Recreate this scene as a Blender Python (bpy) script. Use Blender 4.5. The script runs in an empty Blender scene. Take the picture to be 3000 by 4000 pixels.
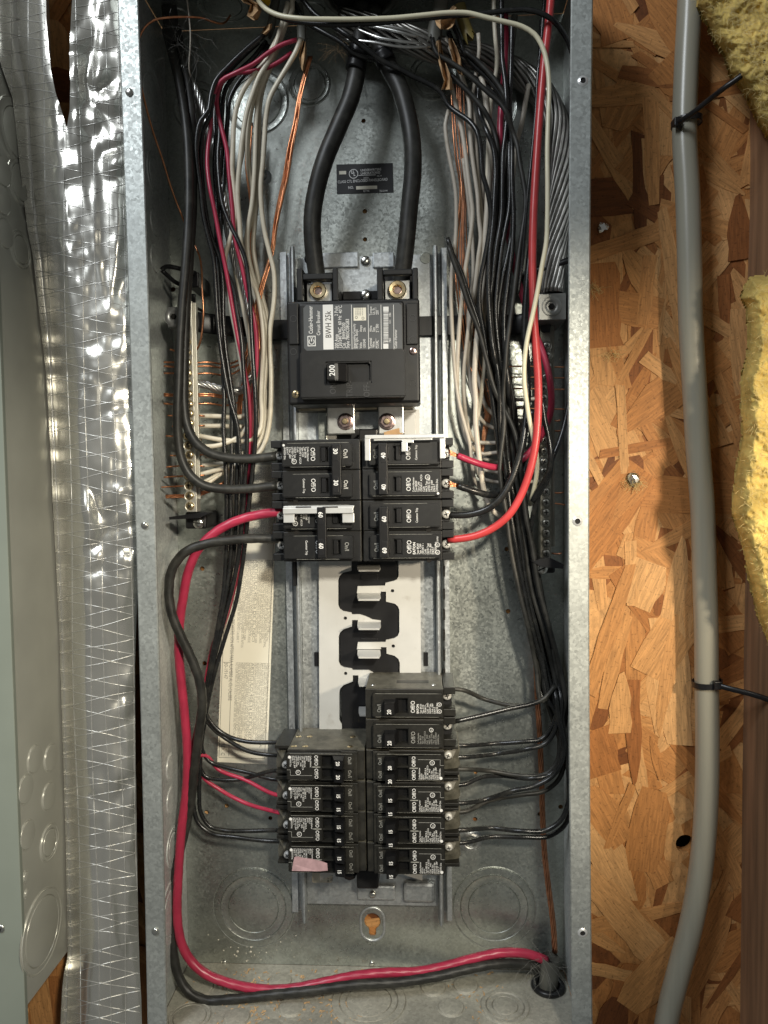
import bpy, bmesh, math, random
from mathutils import Vector, Matrix, noise
from mathutils.geometry import tessellate_polygon
random.seed(7)
sc = bpy.context.scene
COL = sc.collection
# ------------------------------------------------------------------ camera (metres; X right, Y into the wall, Z up; panel front lip at Y=0)
FPX = 2900.0
CP = Vector((0.050, -0.590, 0.029))
_ya, _pi, _ro = math.atan(157/2900), math.atan(142/2900), 0.0128
_f0 = Vector((-math.sin(_ya)*math.cos(_pi), math.cos(_ya)*math.cos(_pi), -math.sin(_pi)))
_r0 = Vector((math.cos(_ya), math.sin(_ya), 0))
_d0 = _f0.cross(_r0)
CR = _r0*math.cos(_ro) + _d0*math.sin(_ro)
CD = -_r0*math.sin(_ro) + _d0*math.cos(_ro)
CF = _f0
cam_data = bpy.data.cameras.new('camera'); cam = bpy.data.objects.new('camera', cam_data); COL.objects.link(cam)
cam_data.sensor_fit = 'VERTICAL'; cam_data.sensor_height = 32.0; cam_data.lens = FPX/4000*32.0
cam_data.clip_start = 0.01; cam_data.clip_end = 50
m = Matrix((CR, -CD, -CF)).transposed().to_4x4(); m.translation = CP
cam.matrix_world = m
sc.camera = cam
# ------------------------------------------------------------------ world and lamps
world = bpy.data.worlds.new('World'); sc.world = world; world.use_nodes = True
bg = world.node_tree.nodes['Background']; bg.inputs[0].default_value = (0.97, 0.99, 0.95, 1); bg.inputs[1].default_value = 0.095
def aim(o, target):
    o.rotation_euler = (Vector(target) - o.location).to_track_quat('-Z', 'Y').to_euler()
def lamp(name, kind, loc, target, power, color, **kw):
    d = bpy.data.lights.new(name, kind); o = bpy.data.objects.new(name, d); COL.objects.link(o)
    o.location = loc; d.energy = power; d.color = color
    for k, v in kw.items(): setattr(d, k, v)
    aim(o, target); return o
lamp('work_lamp', 'SPOT', (0.28, -0.80, 0.32), (-0.08, 0.05, -0.16), 31, (1.0, 0.93, 0.78), spot_size=math.radians(50), spot_blend=1.0, shadow_soft_size=0.04)
lamp('side_lamp', 'SPOT', (0.54, -0.54, 0.08), (0.18, 0.08, -0.07), 18, (1.0, 0.85, 0.64), spot_size=math.radians(51), spot_blend=1.0, shadow_soft_size=0.022)
lamp('window_light', 'AREA', (-0.72, -1.05, 1.15), (-0.14, 0.05, -0.05), 14, (0.90, 0.95, 1.0), shape='RECTANGLE', size=0.4, size_y=0.6)
vs = sc.view_settings
vs.view_transform = 'Standard'; vs.look = 'None'; vs.exposure = 0.22; vs.gamma = 1.0; vs.use_curve_mapping = False
try:
    sc.cycles.use_denoising = True; sc.cycles.max_bounces = 6; sc.cycles.caustics_reflective = False; sc.cycles.caustics_refractive = False
    sc.cycles.sample_clamp_indirect = 4.0
except Exception: pass

# ------------------------------------------------------------------ measuring helpers: a point of the photograph at a known depth, height or side plane
def ray(px, py): return CR*((px-1500)/FPX) + CD*((py-2000)/FPX) + CF
def P(px, py, Y): d = ray(px, py); return CP + d*((Y-CP.y)/d.y)
def PZ(px, py, Z): d = ray(px, py); return CP + d*((Z-CP.z)/d.z)
def PX(px, py, X): d = ray(px, py); return CP + d*((X-CP.x)/d.x)
def mmpp(px, py, Y): return (P(px+1, py, Y)-P(px, py, Y)).length     # metres per pixel
BACK = 0.098

# ------------------------------------------------------------------ object helpers
def link(name, me, mat=None, parent=None, label=None, cat=None, group=None, kind=None, base=None):
    o = bpy.data.objects.new(name, me); COL.objects.link(o)
    if me is not None and mat is not None and len(me.materials) == 0: me.materials.append(mat)
    if parent is not None:
        o.parent = parent
        if parent.get('_base') is not None: o.matrix_parent_inverse = Matrix.Translation(-Vector(parent['_base']))
    tag(o, label, cat, group, kind)
    return o
def tag(o, label=None, cat=None, group=None, kind=None):
    if label: o['label'] = label
    if cat: o['category'] = cat
    if group: o['group'] = group
    if kind: o['kind'] = kind
    return o
def thing(name, label, cat, base=(0,0,0), group=None):
    o = bpy.data.objects.new(name, None); COL.objects.link(o); o.location = base; o.empty_display_size = 0.01
    o['_base'] = tuple(base)
    return tag(o, label, cat, group)
def to_mesh(bm, name='mesh', smooth=False):
    me = bpy.data.meshes.new(name); bm.to_mesh(me); bm.free()
    if smooth and len(me.polygons): me.polygons.foreach_set('use_smooth', [True]*len(me.polygons))
    return me
def pydata(verts, faces, smooth=False):
    me = bpy.data.meshes.new('mesh'); me.from_pydata([tuple(v) for v in verts], [], faces); me.update()
    if smooth: me.polygons.foreach_set('use_smooth', [True]*len(me.polygons))
    return me
def box_mesh(x0, x1, y0, y1, z0, z1, bev=0.0, seg=2):
    bm = bmesh.new()
    bmesh.ops.create_cube(bm, size=1)
    for v in bm.verts:
        v.co = Vector((x0+(v.co.x+.5)*(x1-x0), y0+(v.co.y+.5)*(y1-y0), z0+(v.co.z+.5)*(z1-z0)))
    if bev: bmesh.ops.bevel(bm, geom=bm.edges[:], offset=bev, segments=seg, affect='EDGES', profile=.5)
    me = to_mesh(bm)
    return me
def rect(px0, py0, px1, py1, Y):
    mx, my = (px0+px1)/2, (py0+py1)/2
    return P(px0, my, Y).x, P(px1, my, Y).x, P(mx, py1, Y).z, P(mx, py0, Y).z
def pbox(name, r, yf, yb, mat, parent=None, bev=0.0006, seg=2, **kw):
    x0, x1, z0, z1 = rect(*r, yf)
    return link(name, box_mesh(x0, x1, yf, yb, z0, z1, bev, seg), mat, parent, **kw)
def plate_mesh(outline, holes, yf, yb, plane='XZ'):
    """Sheet with real holes. outline/holes: lists of (x,z); extruded from yf to yb."""
    loops = [list(outline)] + [list(h) for h in holes]
    vecs = [[Vector((a, b, 0)) for a, b in l] for l in loops]
    tris = tessellate_polygon(vecs)
    flat = [p for l in loops for p in l]; n = len(flat)
    verts = [(a, yf, b) for a, b in flat] + [(a, yb, b) for a, b in flat]
    faces = [tuple(t) for t in tris] + [tuple(i+n for i in reversed(t)) for t in tris]
    s = 0
    for l in loops:
        k = len(l)
        for i in range(k): faces.append((s+i, s+(i+1) % k, n+s+(i+1) % k, n+s+i))
        s += k
    me = pydata(verts, faces)
    bm = bmesh.new(); bm.from_mesh(me); bmesh.ops.recalc_face_normals(bm, faces=bm.faces[:]); bm.to_mesh(me); bm.free()
    return me
def circle(cx, cz, r, n=20): return [(cx+r*math.cos(2*math.pi*i/n), cz+r*math.sin(2*math.pi*i/n)) for i in range(n)]
def xz(px, py, Y): p = P(px, py, Y); return (p.x, p.z)
def lathe_mesh(profile, n=32, axis='Y', smooth=True):
    """profile: (radius, height) from centre outwards; height points to -Y (towards the viewer)."""
    verts, faces = [], []
    for r, h in profile:
        for i in range(n):
            a = 2*math.pi*i/n; verts.append((r*math.cos(a), -h, r*math.sin(a)))
    for j in range(len(profile)-1):
        for i in range(n):
            a, b = j*n+i, j*n+(i+1) % n; faces.append((a, b, b+n, a+n))
    me = pydata(verts, faces)
    bm = bmesh.new(); bm.from_mesh(me)
    bmesh.ops.remove_doubles(bm, verts=bm.verts[:], dist=1e-7); bmesh.ops.recalc_face_normals(bm, faces=bm.faces[:])
    bm.to_mesh(me); bm.free()
    if smooth:
        me.polygons.foreach_set('use_smooth', [True]*len(me.polygons))
        try: me.set_sharp_from_angle(angle=math.radians(35))
        except Exception: pass
    return me
def catmull(pts, step):
    pts = [Vector(p) for p in pts]
    if len(pts) == 2: pts = [pts[0], (pts[0]+pts[1])/2, pts[1]]
    ext = [pts[0]*2-pts[1]] + pts + [pts[-1]*2-pts[-2]]
    out = []
    for i in range(1, len(ext)-2):
        p0, p1, p2, p3 = ext[i-1:i+3]
        n = max(2, int((p2-p1).length/step))
        # centripetal-ish tangents limited by the short neighbours, so that no overshoot appears
        d0, d1, d2 = max((p1-p0).length, 1e-6), max((p2-p1).length, 1e-6), max((p3-p2).length, 1e-6)
        m1 = ((p1-p0)/d0*d1 + (p2-p1)/d1*d0)/(d0+d1)*d1
        m2 = ((p2-p1)/d1*d2 + (p3-p2)/d2*d1)/(d1+d2)*d1
        for k in range(n):
            t = k/n; t2, t3 = t*t, t*t*t
            out.append(p1*(2*t3-3*t2+1) + m1*(t3-2*t2+t) + p2*(-2*t3+3*t2) + m2*(t3-t2))
    out.append(pts[-1]); return out
def frames(path):
    T = []
    for i in range(len(path)):
        a, b = path[max(0, i-1)], path[min(len(path)-1, i+1)]
        t = (b-a); T.append(t.normalized() if t.length > 1e-9 else Vector((0, 0, 1)))
    up = Vector((0, 1, 0)) if abs(T[0].y) < .9 else Vector((1, 0, 0))
    N = [(up - T[0]*up.dot(T[0])).normalized()]
    for i in range(1, len(path)):
        n = N[-1]-T[i]*N[-1].dot(T[i]); N.append(n.normalized() if n.length > 1e-9 else N[-1])
    return T, N, [t.cross(n) for t, n in zip(T, N)]
def tube_mesh(path, r, sides=8, lobes=0, pitch=0.03, depth=0.05, flat=1.0, cap=True):
    T, N, B = frames(path); verts, faces = [], []; L = 0
    for i, p in enumerate(path):
        if i: L += (path[i]-path[i-1]).length
        ri = r[i] if isinstance(r, (list, tuple)) else r
        for k in range(sides):
            a = 2*math.pi*k/sides
            rr = ri*(1+depth*math.cos(lobes*a - 2*math.pi*L/pitch*1.0)) if lobes else ri
            verts.append(p + N[i]*(rr*math.cos(a)*flat) + B[i]*(rr*math.sin(a)))
    for i in range(len(path)-1):
        for k in range(sides):
            a, b = i*sides+k, i*sides+(k+1) % sides; faces.append((a, a+sides, b+sides, b))
    nb = len(faces)
    if cap: faces.append(tuple(range(sides))); faces.append(tuple(reversed(range((len(path)-1)*sides, len(path)*sides))))
    me = pydata(verts, faces, True)
    if cap: me.polygons[nb].use_smooth = False; me.polygons[nb+1].use_smooth = False
    return me
def pix_path(pts, step=0.004):
    """pts: (px, py, depth mm)"""
    return catmull([P(x, y, d/1000) for x, y, d in pts], step)
_tc = {}
def text_mesh(body, size, bold=0.0, sx=1.0, align='LEFT', lead=1.0):
    key = (body, round(size, 6), bold, sx, align, lead)
    if key in _tc: return _tc[key]
    c = bpy.data.curves.new('t', 'FONT'); c.body = body; c.size = size; c.offset = bold*size; c.resolution_u = 2; c.align_x = align; c.space_line = lead
    o = bpy.data.objects.new('t', c)
    me = bpy.data.meshes.new_from_object(o)
    for v in me.vertices: v.co.x *= sx
    bpy.data.objects.remove(o); bpy.data.curves.remove(c)
    _tc[key] = me; return me
def place_text(name, body, size, origin, ex, ey, mat, parent, bold=0.0, sx=1.0, align='LEFT', lead=1.0):
    me = text_mesh(body, size, bold, sx, align, lead).copy()
    ex, ey, o = Vector(ex), Vector(ey), Vector(origin)
    for v in me.vertices: v.co = o + ex*v.co.x + ey*v.co.y
    me.materials.clear()
    return link(name, me, mat, parent)
def join_meshes(parts):
    bm = bmesh.new()
    for me in parts: bm.from_mesh(me)
    return to_mesh(bm)

# ------------------------------------------------------------------ materials
def mat(name, color, rough=.5, metal=0.0, spec=.5, var=0.0, vscale=60, bump=0.0, bscale=300, rvar=0.0, obj_rand=0.0, dust=None, dscale=25, dmin=.5, dmax=.7, stretch=None, coat=0.0, vdetail=3, trans=0, sss=0):
    mt = bpy.data.materials.new(name); mt.use_nodes = True
    nt = mt.node_tree; b = nt.nodes['Principled BSDF']; N = nt.nodes.new; Lk = nt.links.new
    b.inputs['Base Color'].default_value = (*color, 1); b.inputs['Roughness'].default_value = rough
    b.inputs['Metallic'].default_value = metal; b.inputs['Specular IOR Level'].default_value = spec
    if coat: b.inputs['Coat Weight'].default_value = coat
    if sss: b.inputs['Subsurface Weight'].default_value = sss; b.inputs['Subsurface Radius'].default_value = (.004, .003, .001)
    tc = N('ShaderNodeTexCoord'); src = tc.outputs['Object']
    if stretch:
        mp = N('ShaderNodeMapping'); mp.inputs['Scale'].default_value = stretch; Lk(src, mp.inputs[0]); src = mp.outputs[0]
    cur = None
    if var:
        n = N('ShaderNodeTexNoise'); n.inputs['Scale'].default_value = vscale; n.inputs['Detail'].default_value = vdetail; Lk(src, n.inputs['Vector'])
        r = N('ShaderNodeValToRGB'); r.color_ramp.elements[0].position = .28; r.color_ramp.elements[1].position = .72
        r.color_ramp.elements[0].color = (*[c*(1-var) for c in color], 1); r.color_ramp.elements[1].color = (*[min(1, c*(1+var)) for c in color], 1)
        Lk(n.outputs['Fac'], r.inputs[0]); cur = r.outputs[0]
        if rvar:
            mr = N('ShaderNodeMapRange'); mr.inputs[3].default_value = max(.02, rough-rvar); mr.inputs[4].default_value = rough+rvar
            Lk(n.outputs['Fac'], mr.inputs[0]); Lk(mr.outputs[0], b.inputs['Roughness'])
    if obj_rand:
        oi = N('ShaderNodeObjectInfo'); hs = N('ShaderNodeHueSaturation')
        mr = N('ShaderNodeMapRange'); mr.inputs[3].default_value = 1-obj_rand; mr.inputs[4].default_value = 1+obj_rand
        Lk(oi.outputs['Random'], mr.inputs[0]); Lk(mr.outputs[0], hs.inputs['Value'])
        if cur: Lk(cur, hs.inputs['Color'])
        else: hs.inputs['Color'].default_value = (*color, 1)
        cur = hs.outputs[0]
    if dust:
        n2 = N('ShaderNodeTexNoise'); n2.inputs['Scale'].default_value = dscale; n2.inputs['Detail'].default_value = 6; n2.inputs['Roughness'].default_value = .7
        Lk(tc.outputs['Object'], n2.inputs['Vector'])
        mr = N('ShaderNodeMapRange'); mr.inputs[1].default_value = dmin; mr.inputs[2].default_value = dmax
        Lk(n2.outputs['Fac'], mr.inputs[0])
        mx = N('ShaderNodeMix'); mx.data_type = 'RGBA'; Lk(mr.outputs[0], mx.inputs['Factor'])
        if cur: Lk(cur, mx.inputs['A'])
        else: mx.inputs['A'].default_value = (*color, 1)
        mx.inputs['B'].default_value = (*dust, 1); cur = mx.outputs['Result']
    if cur: Lk(cur, b.inputs['Base Color'])
    if bump:
        n3 = N('ShaderNodeTexNoise'); n3.inputs['Scale'].default_value = bscale; n3.inputs['Detail'].default_value = 4; Lk(src, n3.inputs['Vector'])
        bp = N('ShaderNodeBump'); bp.inputs['Strength'].default_value = bump; bp.inputs['Distance'].default_value = .0004
        Lk(n3.outputs['Fac'], bp.inputs['Height']); Lk(bp.outputs[0], b.inputs['Normal'])
    return mt
def galvanised(name, color, rough, metal, spangle=420, contrast=.22, streak=0.0, stain=.25):
    """zinc: crystalline spangle in colour and gloss, plus cloudy stains"""
    mt = bpy.data.materials.new(name); mt.use_nodes = True
    nt = mt.node_tree; b = nt.nodes['Principled BSDF']; N = nt.nodes.new; Lk = nt.links.new
    b.inputs['Metallic'].default_value = metal
    tc = N('ShaderNodeTexCoord')
    nz = N('ShaderNodeTexNoise'); nz.inputs['Scale'].default_value = spangle*.9; nz.inputs['Detail'].default_value = 2
    Lk(tc.outputs['Object'], nz.inputs['Vector'])
    ad = N('ShaderNodeVectorMath'); ad.operation = 'MULTIPLY_ADD'; Lk(nz.outputs['Color'], ad.inputs[0]); ad.inputs[1].default_value = (.0035, .0035, .0035); Lk(tc.outputs['Object'], ad.inputs[2])
    vo = N('ShaderNodeTexVoronoi'); vo.inputs['Scale'].default_value = spangle; Lk(ad.outputs[0], vo.inputs['Vector'])
    sp = N('ShaderNodeSeparateColor'); Lk(vo.outputs['Color'], sp.inputs[0])
    n2 = N('ShaderNodeTexNoise'); n2.inputs['Scale'].default_value = 14; n2.inputs['Detail'].default_value = 5; n2.inputs['Roughness'].default_value = .6; Lk(tc.outputs['Object'], n2.inputs['Vector'])
    a = N('ShaderNodeMapRange'); a.inputs[3].default_value = 1-contrast; a.inputs[4].default_value = 1+contrast; Lk(sp.outputs[0], a.inputs[0])
    c = N('ShaderNodeMapRange'); c.inputs[1].default_value = .3; c.inputs[2].default_value = .7; c.inputs[3].default_value = 1-stain; c.inputs[4].default_value = 1+stain*.6; Lk(n2.outputs['Fac'], c.inputs[0])
    mu = N('ShaderNodeMath'); mu.operation = 'MULTIPLY'; Lk(a.outputs[0], mu.inputs[0]); Lk(c.outputs[0], mu.inputs[1])
    hs = N('ShaderNodeHueSaturation'); hs.inputs['Color'].default_value = (*color, 1); Lk(mu.outputs[0], hs.inputs['Value']); Lk(hs.outputs[0], b.inputs['Base Color'])
    rr = N('ShaderNodeMapRange'); rr.inputs[3].default_value = rough-.07; rr.inputs[4].default_value = rough+.12; Lk(sp.outputs[1], rr.inputs[0])
    r2 = N('ShaderNodeMath'); r2.operation = 'MULTIPLY_ADD'; Lk(n2.outputs['Fac'], r2.inputs[0]); r2.inputs[1].default_value = .12; Lk(rr.outputs[0], r2.inputs[2]); Lk(r2.outputs[0], b.inputs['Roughness'])
    bp = N('ShaderNodeBump'); bp.inputs['Strength'].default_value = .12; bp.inputs['Distance'].default_value = .0003
    n4 = N('ShaderNodeTexNoise'); n4.inputs['Scale'].default_value = 30; n4.inputs['Detail'].default_value = 3; Lk(tc.outputs['Object'], n4.inputs['Vector'])
    Lk(n4.outputs['Fac'], bp.inputs['Height']); Lk(bp.outputs[0], b.inputs['Normal'])
    return mt
M = {}
M['galv'] = galvanised('galvanised_steel', (.46, .485, .45), .28, .86, 560, .12, stain=.28)
M['lip'] = galvanised('galvanised_lip', (.45, .475, .455), .42, .62, 480, .14, stain=.18)
M['litgalv'] = galvanised('lit_galvanised_side', (.64, .665, .64), .34, .38, 520, .14, stain=.22)  # box steel made lighter: the light on the inner side walls is in the colour
M['pan'] = galvanised('galvanised_pan', (.56, .59, .60), .33, .8, 480, .13, stain=.15)
M['floor'] = galvanised('dusty_galvanised', (.47, .455, .385), .52, .35, 450, .14, stain=.3)
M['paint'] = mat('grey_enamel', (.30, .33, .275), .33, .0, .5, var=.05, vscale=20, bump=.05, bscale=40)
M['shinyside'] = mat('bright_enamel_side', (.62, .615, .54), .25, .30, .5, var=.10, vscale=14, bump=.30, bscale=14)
M['black'] = mat('black_phenolic', (.0085, .0087, .009), .42, spec=.42, var=.25, vscale=120, bump=.06, bscale=900, dust=(.034, .033, .029), dscale=55, dmin=.55, dmax=1.0)
M['blackdusty'] = mat('dusty_phenolic', (.012, .0116, .0098), .46, spec=.42, var=.25, vscale=120, bump=.06, bscale=900, dust=(.055, .052, .042), dscale=45, dmin=.5, dmax=.95)
M['handle'] = mat('handle_plastic', (.006, .006, .0065), .42, spec=.36, var=.2, vscale=200, dust=(.032, .032, .028), dscale=90, dmin=.6, dmax=.95)
M['blackpaint'] = mat('black_plastic', (.012, .012, .013), .35, spec=.4, var=.2, vscale=90)
M['side'] = mat('moulded_side', (.055, .053, .041), .5, spec=.4, var=.3, vscale=70, dust=(.19, .18, .145), dscale=60, dmin=.35, dmax=.75)
M['wblack'] = mat('black_insulation', (.013, .0135, .0135), .27, spec=.5, var=.3, vscale=150, bump=.05, bscale=400, dust=(.055, .053, .045), dscale=80, dmin=.5, dmax=.9)
M['wblackd'] = mat('dusty_black_insulation', (.021, .0208, .0185), .45, spec=.4, var=.3, vscale=150, dust=(.07, .068, .058), dscale=60, dmin=.45, dmax=.85)
M['wwhite'] = mat('white_insulation', (.68, .62, .49), .33, spec=.5, var=.10, vscale=60, obj_rand=.08, dust=(.36, .31, .22), dscale=60, dmin=.5, dmax=.9)
M['wgrey'] = mat('aged_white_insulation', (.56, .505, .42), .38, spec=.5, var=.12, vscale=60, obj_rand=.10, dust=(.25, .21, .15), dscale=60, dmin=.5, dmax=.9)
M['wcream'] = mat('cream_insulation', (.74, .69, .50), .32, spec=.5, var=.05, vscale=60)
M['wpink'] = mat('pink_red_insulation', (.40, .03, .068), .34, spec=.5, var=.14, vscale=90)
M['wred'] = mat('red_insulation', (.50, .05, .052), .33, spec=.5, var=.12, vscale=70)
M['wdred'] = mat('dark_red_insulation', (.32, .02, .045), .36, spec=.5, var=.12, vscale=70)
M['copper'] = mat('bare_copper', (.74, .33, .17), .30, metal=1, var=.28, vscale=160, obj_rand=.12)
M['copperd'] = mat('dull_copper', (.50, .235, .13), .38, metal=.9, var=.3, vscale=160, obj_rand=.15)
M['alu'] = mat('bare_aluminium', (.62, .62, .60), .30, metal=1, var=.15, vscale=150, obj_rand=.08)
M['alud'] = mat('dull_aluminium', (.30, .29, .27), .38, metal=1, var=.25, vscale=100, obj_rand=.15)
M['tin'] = mat('tin_plate', (.60, .60, .575), .5, metal=.25, var=.05, vscale=50, dust=(.42, .40, .36), dscale=70, dmin=.6, dmax=.9)
M['barshade'] = mat('shaded_bar', (.24, .23, .19), .5, metal=.6, var=.15, vscale=90)  # dark copy of the bar metal, shade behind the right lip put into colour
M['zincshade'] = mat('shaded_screw', (.34, .33, .29), .35, metal=.9, var=.2, vscale=400)  # dark copy of the screw zinc, shade painted in
M['lugshade'] = mat('shaded_lug', (.33, .33, .31), .42, metal=.8, var=.15, vscale=160)  # lug metal darkened to stand in for the shade on the right
M['lug'] = mat('lug_aluminium', (.55, .56, .55), .36, metal=.85, var=.12, vscale=200, bump=.1, bscale=700)
M['bar'] = mat('neutral_bar_aluminium', (.56, .54, .47), .42, metal=.6, var=.12, vscale=90)
M['zinc'] = mat('zinc_screw', (.62, .62, .58), .25, metal=.95, var=.15, vscale=400)
M['brass'] = mat('yellow_zinc', (.62, .50, .30), .27, metal=.95, var=.25, vscale=500)
M['iris'] = mat('iridescent_zinc', (.60, .45, .42), .24, metal=1, var=.4, vscale=260)
M['white'] = mat('white_ink', (.72, .72, .70), .6)
M['dimwhite'] = mat('worn_white_ink', (.27, .27, .25), .6)
M['emboss'] = mat('embossed_black', (.035, .035, .036), .5)
M['ink'] = mat('black_ink', (.06, .058, .05), .6)
M['sheetink'] = mat('faded_ink', (.22, .21, .18), .6)
M['paper'] = mat('label_paper', (.78, .745, .62), .6, var=.05, vscale=25)
M['greylabel'] = mat('grey_label', (.075, .08, .084), .45, var=.05, vscale=80)
M['ulblack'] = mat('black_label', (.013, .013, .014), .35, var=.1, vscale=80)
M['clip'] = mat('bright_steel_clip', (.76, .77, .76), .30, metal=.55, var=.08, vscale=120)
M['kraft'] = mat('kraft_paper', (.52, .33, .17), .75, var=.2, vscale=120, bump=.3, bscale=300)
M['jacket'] = mat('grey_cable_jacket', (.12, .118, .098), .5, var=.2, vscale=60)
M['jackety'] = mat('yellow_cable_jacket', (.22, .17, .05), .5, var=.2, vscale=60)
M['yellow'] = mat('yellow_cap', (.75, .50, .02), .4)
M['tape'] = mat('pink_tape', (.42, .27, .285), .6, var=.2, vscale=150, bump=.3, bscale=250)
M['scuff'] = mat('edge_scuff', (.25, .25, .225), .6, var=.4, vscale=400)
M['conduit'] = mat('grey_tubing', (.29, .28, .225), .30, spec=.5, var=.10, vscale=9, stretch=(14, 14, .5), bump=.04, bscale=30)
M['foil'] = mat('aluminium_foil', (.80, .785, .72), .25, metal=.86, var=.10, vscale=18, bump=.14, bscale=90, rvar=.06)
M['thread'] = mat('scrim_yarn', (.72, .71, .67), .36, metal=.65, var=.2, vscale=300)
M['wool'] = mat('glass_wool', (.68, .51, .16), .95, spec=.1, var=.35, vscale=35, bump=.35, bscale=160, vdetail=6)
M['wool2'] = mat('pale_glass_wool', (.70, .57, .27), .95, spec=.1, var=.3, vscale=70)
M['wool3'] = mat('brown_glass_wool', (.20, .105, .052), .95, spec=.1, var=.35, vscale=35, bump=.3, bscale=160, vdetail=6)
M['stud'] = mat('stud_wood', (.25, .14, .075), .7, var=.35, vscale=6, stretch=(18, 18, 1.2), bump=.15, bscale=60)
M['fuzz'] = mat('fibre_fuzz', (.32, .31, .28), .8)
M['dust'] = mat('saw_dust', (.50, .33, .17), .85, var=.3, vscale=400, obj_rand=.3)
M['hole'] = mat('dark_cavity', (.010, .009, .008), .9)
M['silver'] = mat('crumpled_silver', (.8, .8, .78), .2, metal=1, bump=.3, bscale=300)

def osb_material(name, strand):
    mt = bpy.data.materials.new(name); mt.use_nodes = True
    nt = mt.node_tree; b = nt.nodes['Principled BSDF']; N = nt.nodes.new; Lk = nt.links.new
    b.inputs['Roughness'].default_value = .62; b.inputs['Specular IOR Level'].default_value = .3
    tc = N('ShaderNodeTexCoord'); mp = N('ShaderNodeMapping'); Lk(tc.outputs['Object'], mp.inputs[0])
    mp.inputs['Scale'].default_value = (14, 60, 150) if strand else (60, 60, 25)
    oi = N('ShaderNodeObjectInfo')
    off = N('ShaderNodeVectorMath'); off.operation = 'MULTIPLY_ADD'; Lk(oi.outputs['Random'], off.inputs[0]); off.inputs[1].default_value = (37, 11, 23); Lk(mp.outputs[0], off.inputs[2])
    n = N('ShaderNodeTexNoise'); n.inputs['Scale'].default_value = 4.0; n.inputs['Detail'].default_value = 5; n.inputs['Roughness'].default_value = .6; n.inputs['Distortion'].default_value = .5; Lk(off.outputs[0], n.inputs['Vector'])
    ramp = N('ShaderNodeValToRGB'); e = ramp.color_ramp.elements
    e[0].position = 0; e[0].color = (.15, .05, .015, 1); e[1].position = 1; e[1].color = (.67, .38, .160, 1)
    for p, c in ((.10, (.31, .115, .034, 1)), (.24, (.47, .20, .060, 1)), (.68, (.59, .30, .110, 1))):
        x = e.new(p); x.color = c
    if strand: Lk(oi.outputs['Random'], ramp.inputs[0])
    else:
        vo = N('ShaderNodeTexVoronoi'); vo.inputs['Scale'].default_value = 28; Lk(tc.outputs['Object'], vo.inputs['Vector'])
        s = N('ShaderNodeSeparateColor'); Lk(vo.outputs['Color'], s.inputs[0]); Lk(s.outputs[0], ramp.inputs[0])
    g = N('ShaderNodeMapRange'); g.inputs[1].default_value = .25; g.inputs[2].default_value = .75; g.inputs[3].default_value = .58; g.inputs[4].default_value = 1.25; Lk(n.outputs['Fac'], g.inputs[0])
    # dark resin specks
    sp = N('ShaderNodeTexNoise'); sp.inputs['Scale'].default_value = 420; sp.inputs['Detail'].default_value = 2; Lk(tc.outputs['Object'], sp.inputs['Vector'])
    sr = N('ShaderNodeMapRange'); sr.inputs[1].default_value = .60; sr.inputs[2].default_value = .70; sr.inputs[3].default_value = 1; sr.inputs[4].default_value = .62; Lk(sp.outputs['Fac'], sr.inputs[0])
    mu = N('ShaderNodeMath'); mu.operation = 'MULTIPLY'; Lk(g.outputs[0], mu.inputs[0]); Lk(sr.outputs[0], mu.inputs[1])
    hs = N('ShaderNodeHueSaturation'); Lk(ramp.outputs[0], hs.inputs['Color']); Lk(mu.outputs[0], hs.inputs['Value']); Lk(hs.outputs[0], b.inputs['Base Color'])
    bp = N('ShaderNodeBump'); bp.inputs['Strength'].default_value = .35; bp.inputs['Distance'].default_value = .0004; Lk(n.outputs['Fac'], bp.inputs['Height']); Lk(bp.outputs[0], b.inputs['Normal'])
    return mt
M['strand'] = osb_material('wood_strand', True)
M['osb'] = osb_material('strand_board', False)

# ================================================================== SETTING: strand-board wall, stud
ZT, ZB = 0.436, -0.440
def XL(z): return -0.1845 - .0022*(z/.42)**2
def XR(z): return 0.1797 + .0030*(z/.42)**2
wall = link('strand_board_wall', plate_mesh([(-.60, -.75), (.62, -.75), (.62, .75), (-.60, .75)], [circle(*xz(2677, 3297, .1002), .0088)], .1002, .112), M['osb'], kind='structure')
link('hole_shade_sheet', box_mesh(.24, .36, .128, .13, -.36, -.24), M['hole'], wall)  # near-black sheet behind the hole, its colour stands for the shade inside
def strand_mesh(L, W, rng):
    up, lo = [], []
    n = rng.randint(4, 7)
    taper0, taper1 = rng.choice((0, 0, .35, .8)), rng.choice((0, 0, .35, .8))
    for i in range(n+1):
        t = i/n; e = min(t/.35, 1)*taper0 + (1-taper0); e2 = min((1-t)/.35, 1)*taper1 + (1-taper1)
        w = W/2*e*e2
        up.append((L*(t-.5) + rng.uniform(-.03, .03)*L*.5*(i in (0, n)), w + rng.uniform(-.06, .06)*W))
        lo.append((L*(t-.5) + rng.uniform(-.10, .10)*L*.5*(i in (0, n)), -w + rng.uniform(-.06, .06)*W))
    loop = lo + up[::-1]
    return plate_mesh(loop, [], 0, .0005)
rng = random.Random(11)
smeshes = [strand_mesh(rng.uniform(.035, .125), rng.choice((rng.uniform(.007, .015), rng.uniform(.018, .038))), rng) for _ in range(34)]
for me in smeshes: me.materials.append(M['strand'])
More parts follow.
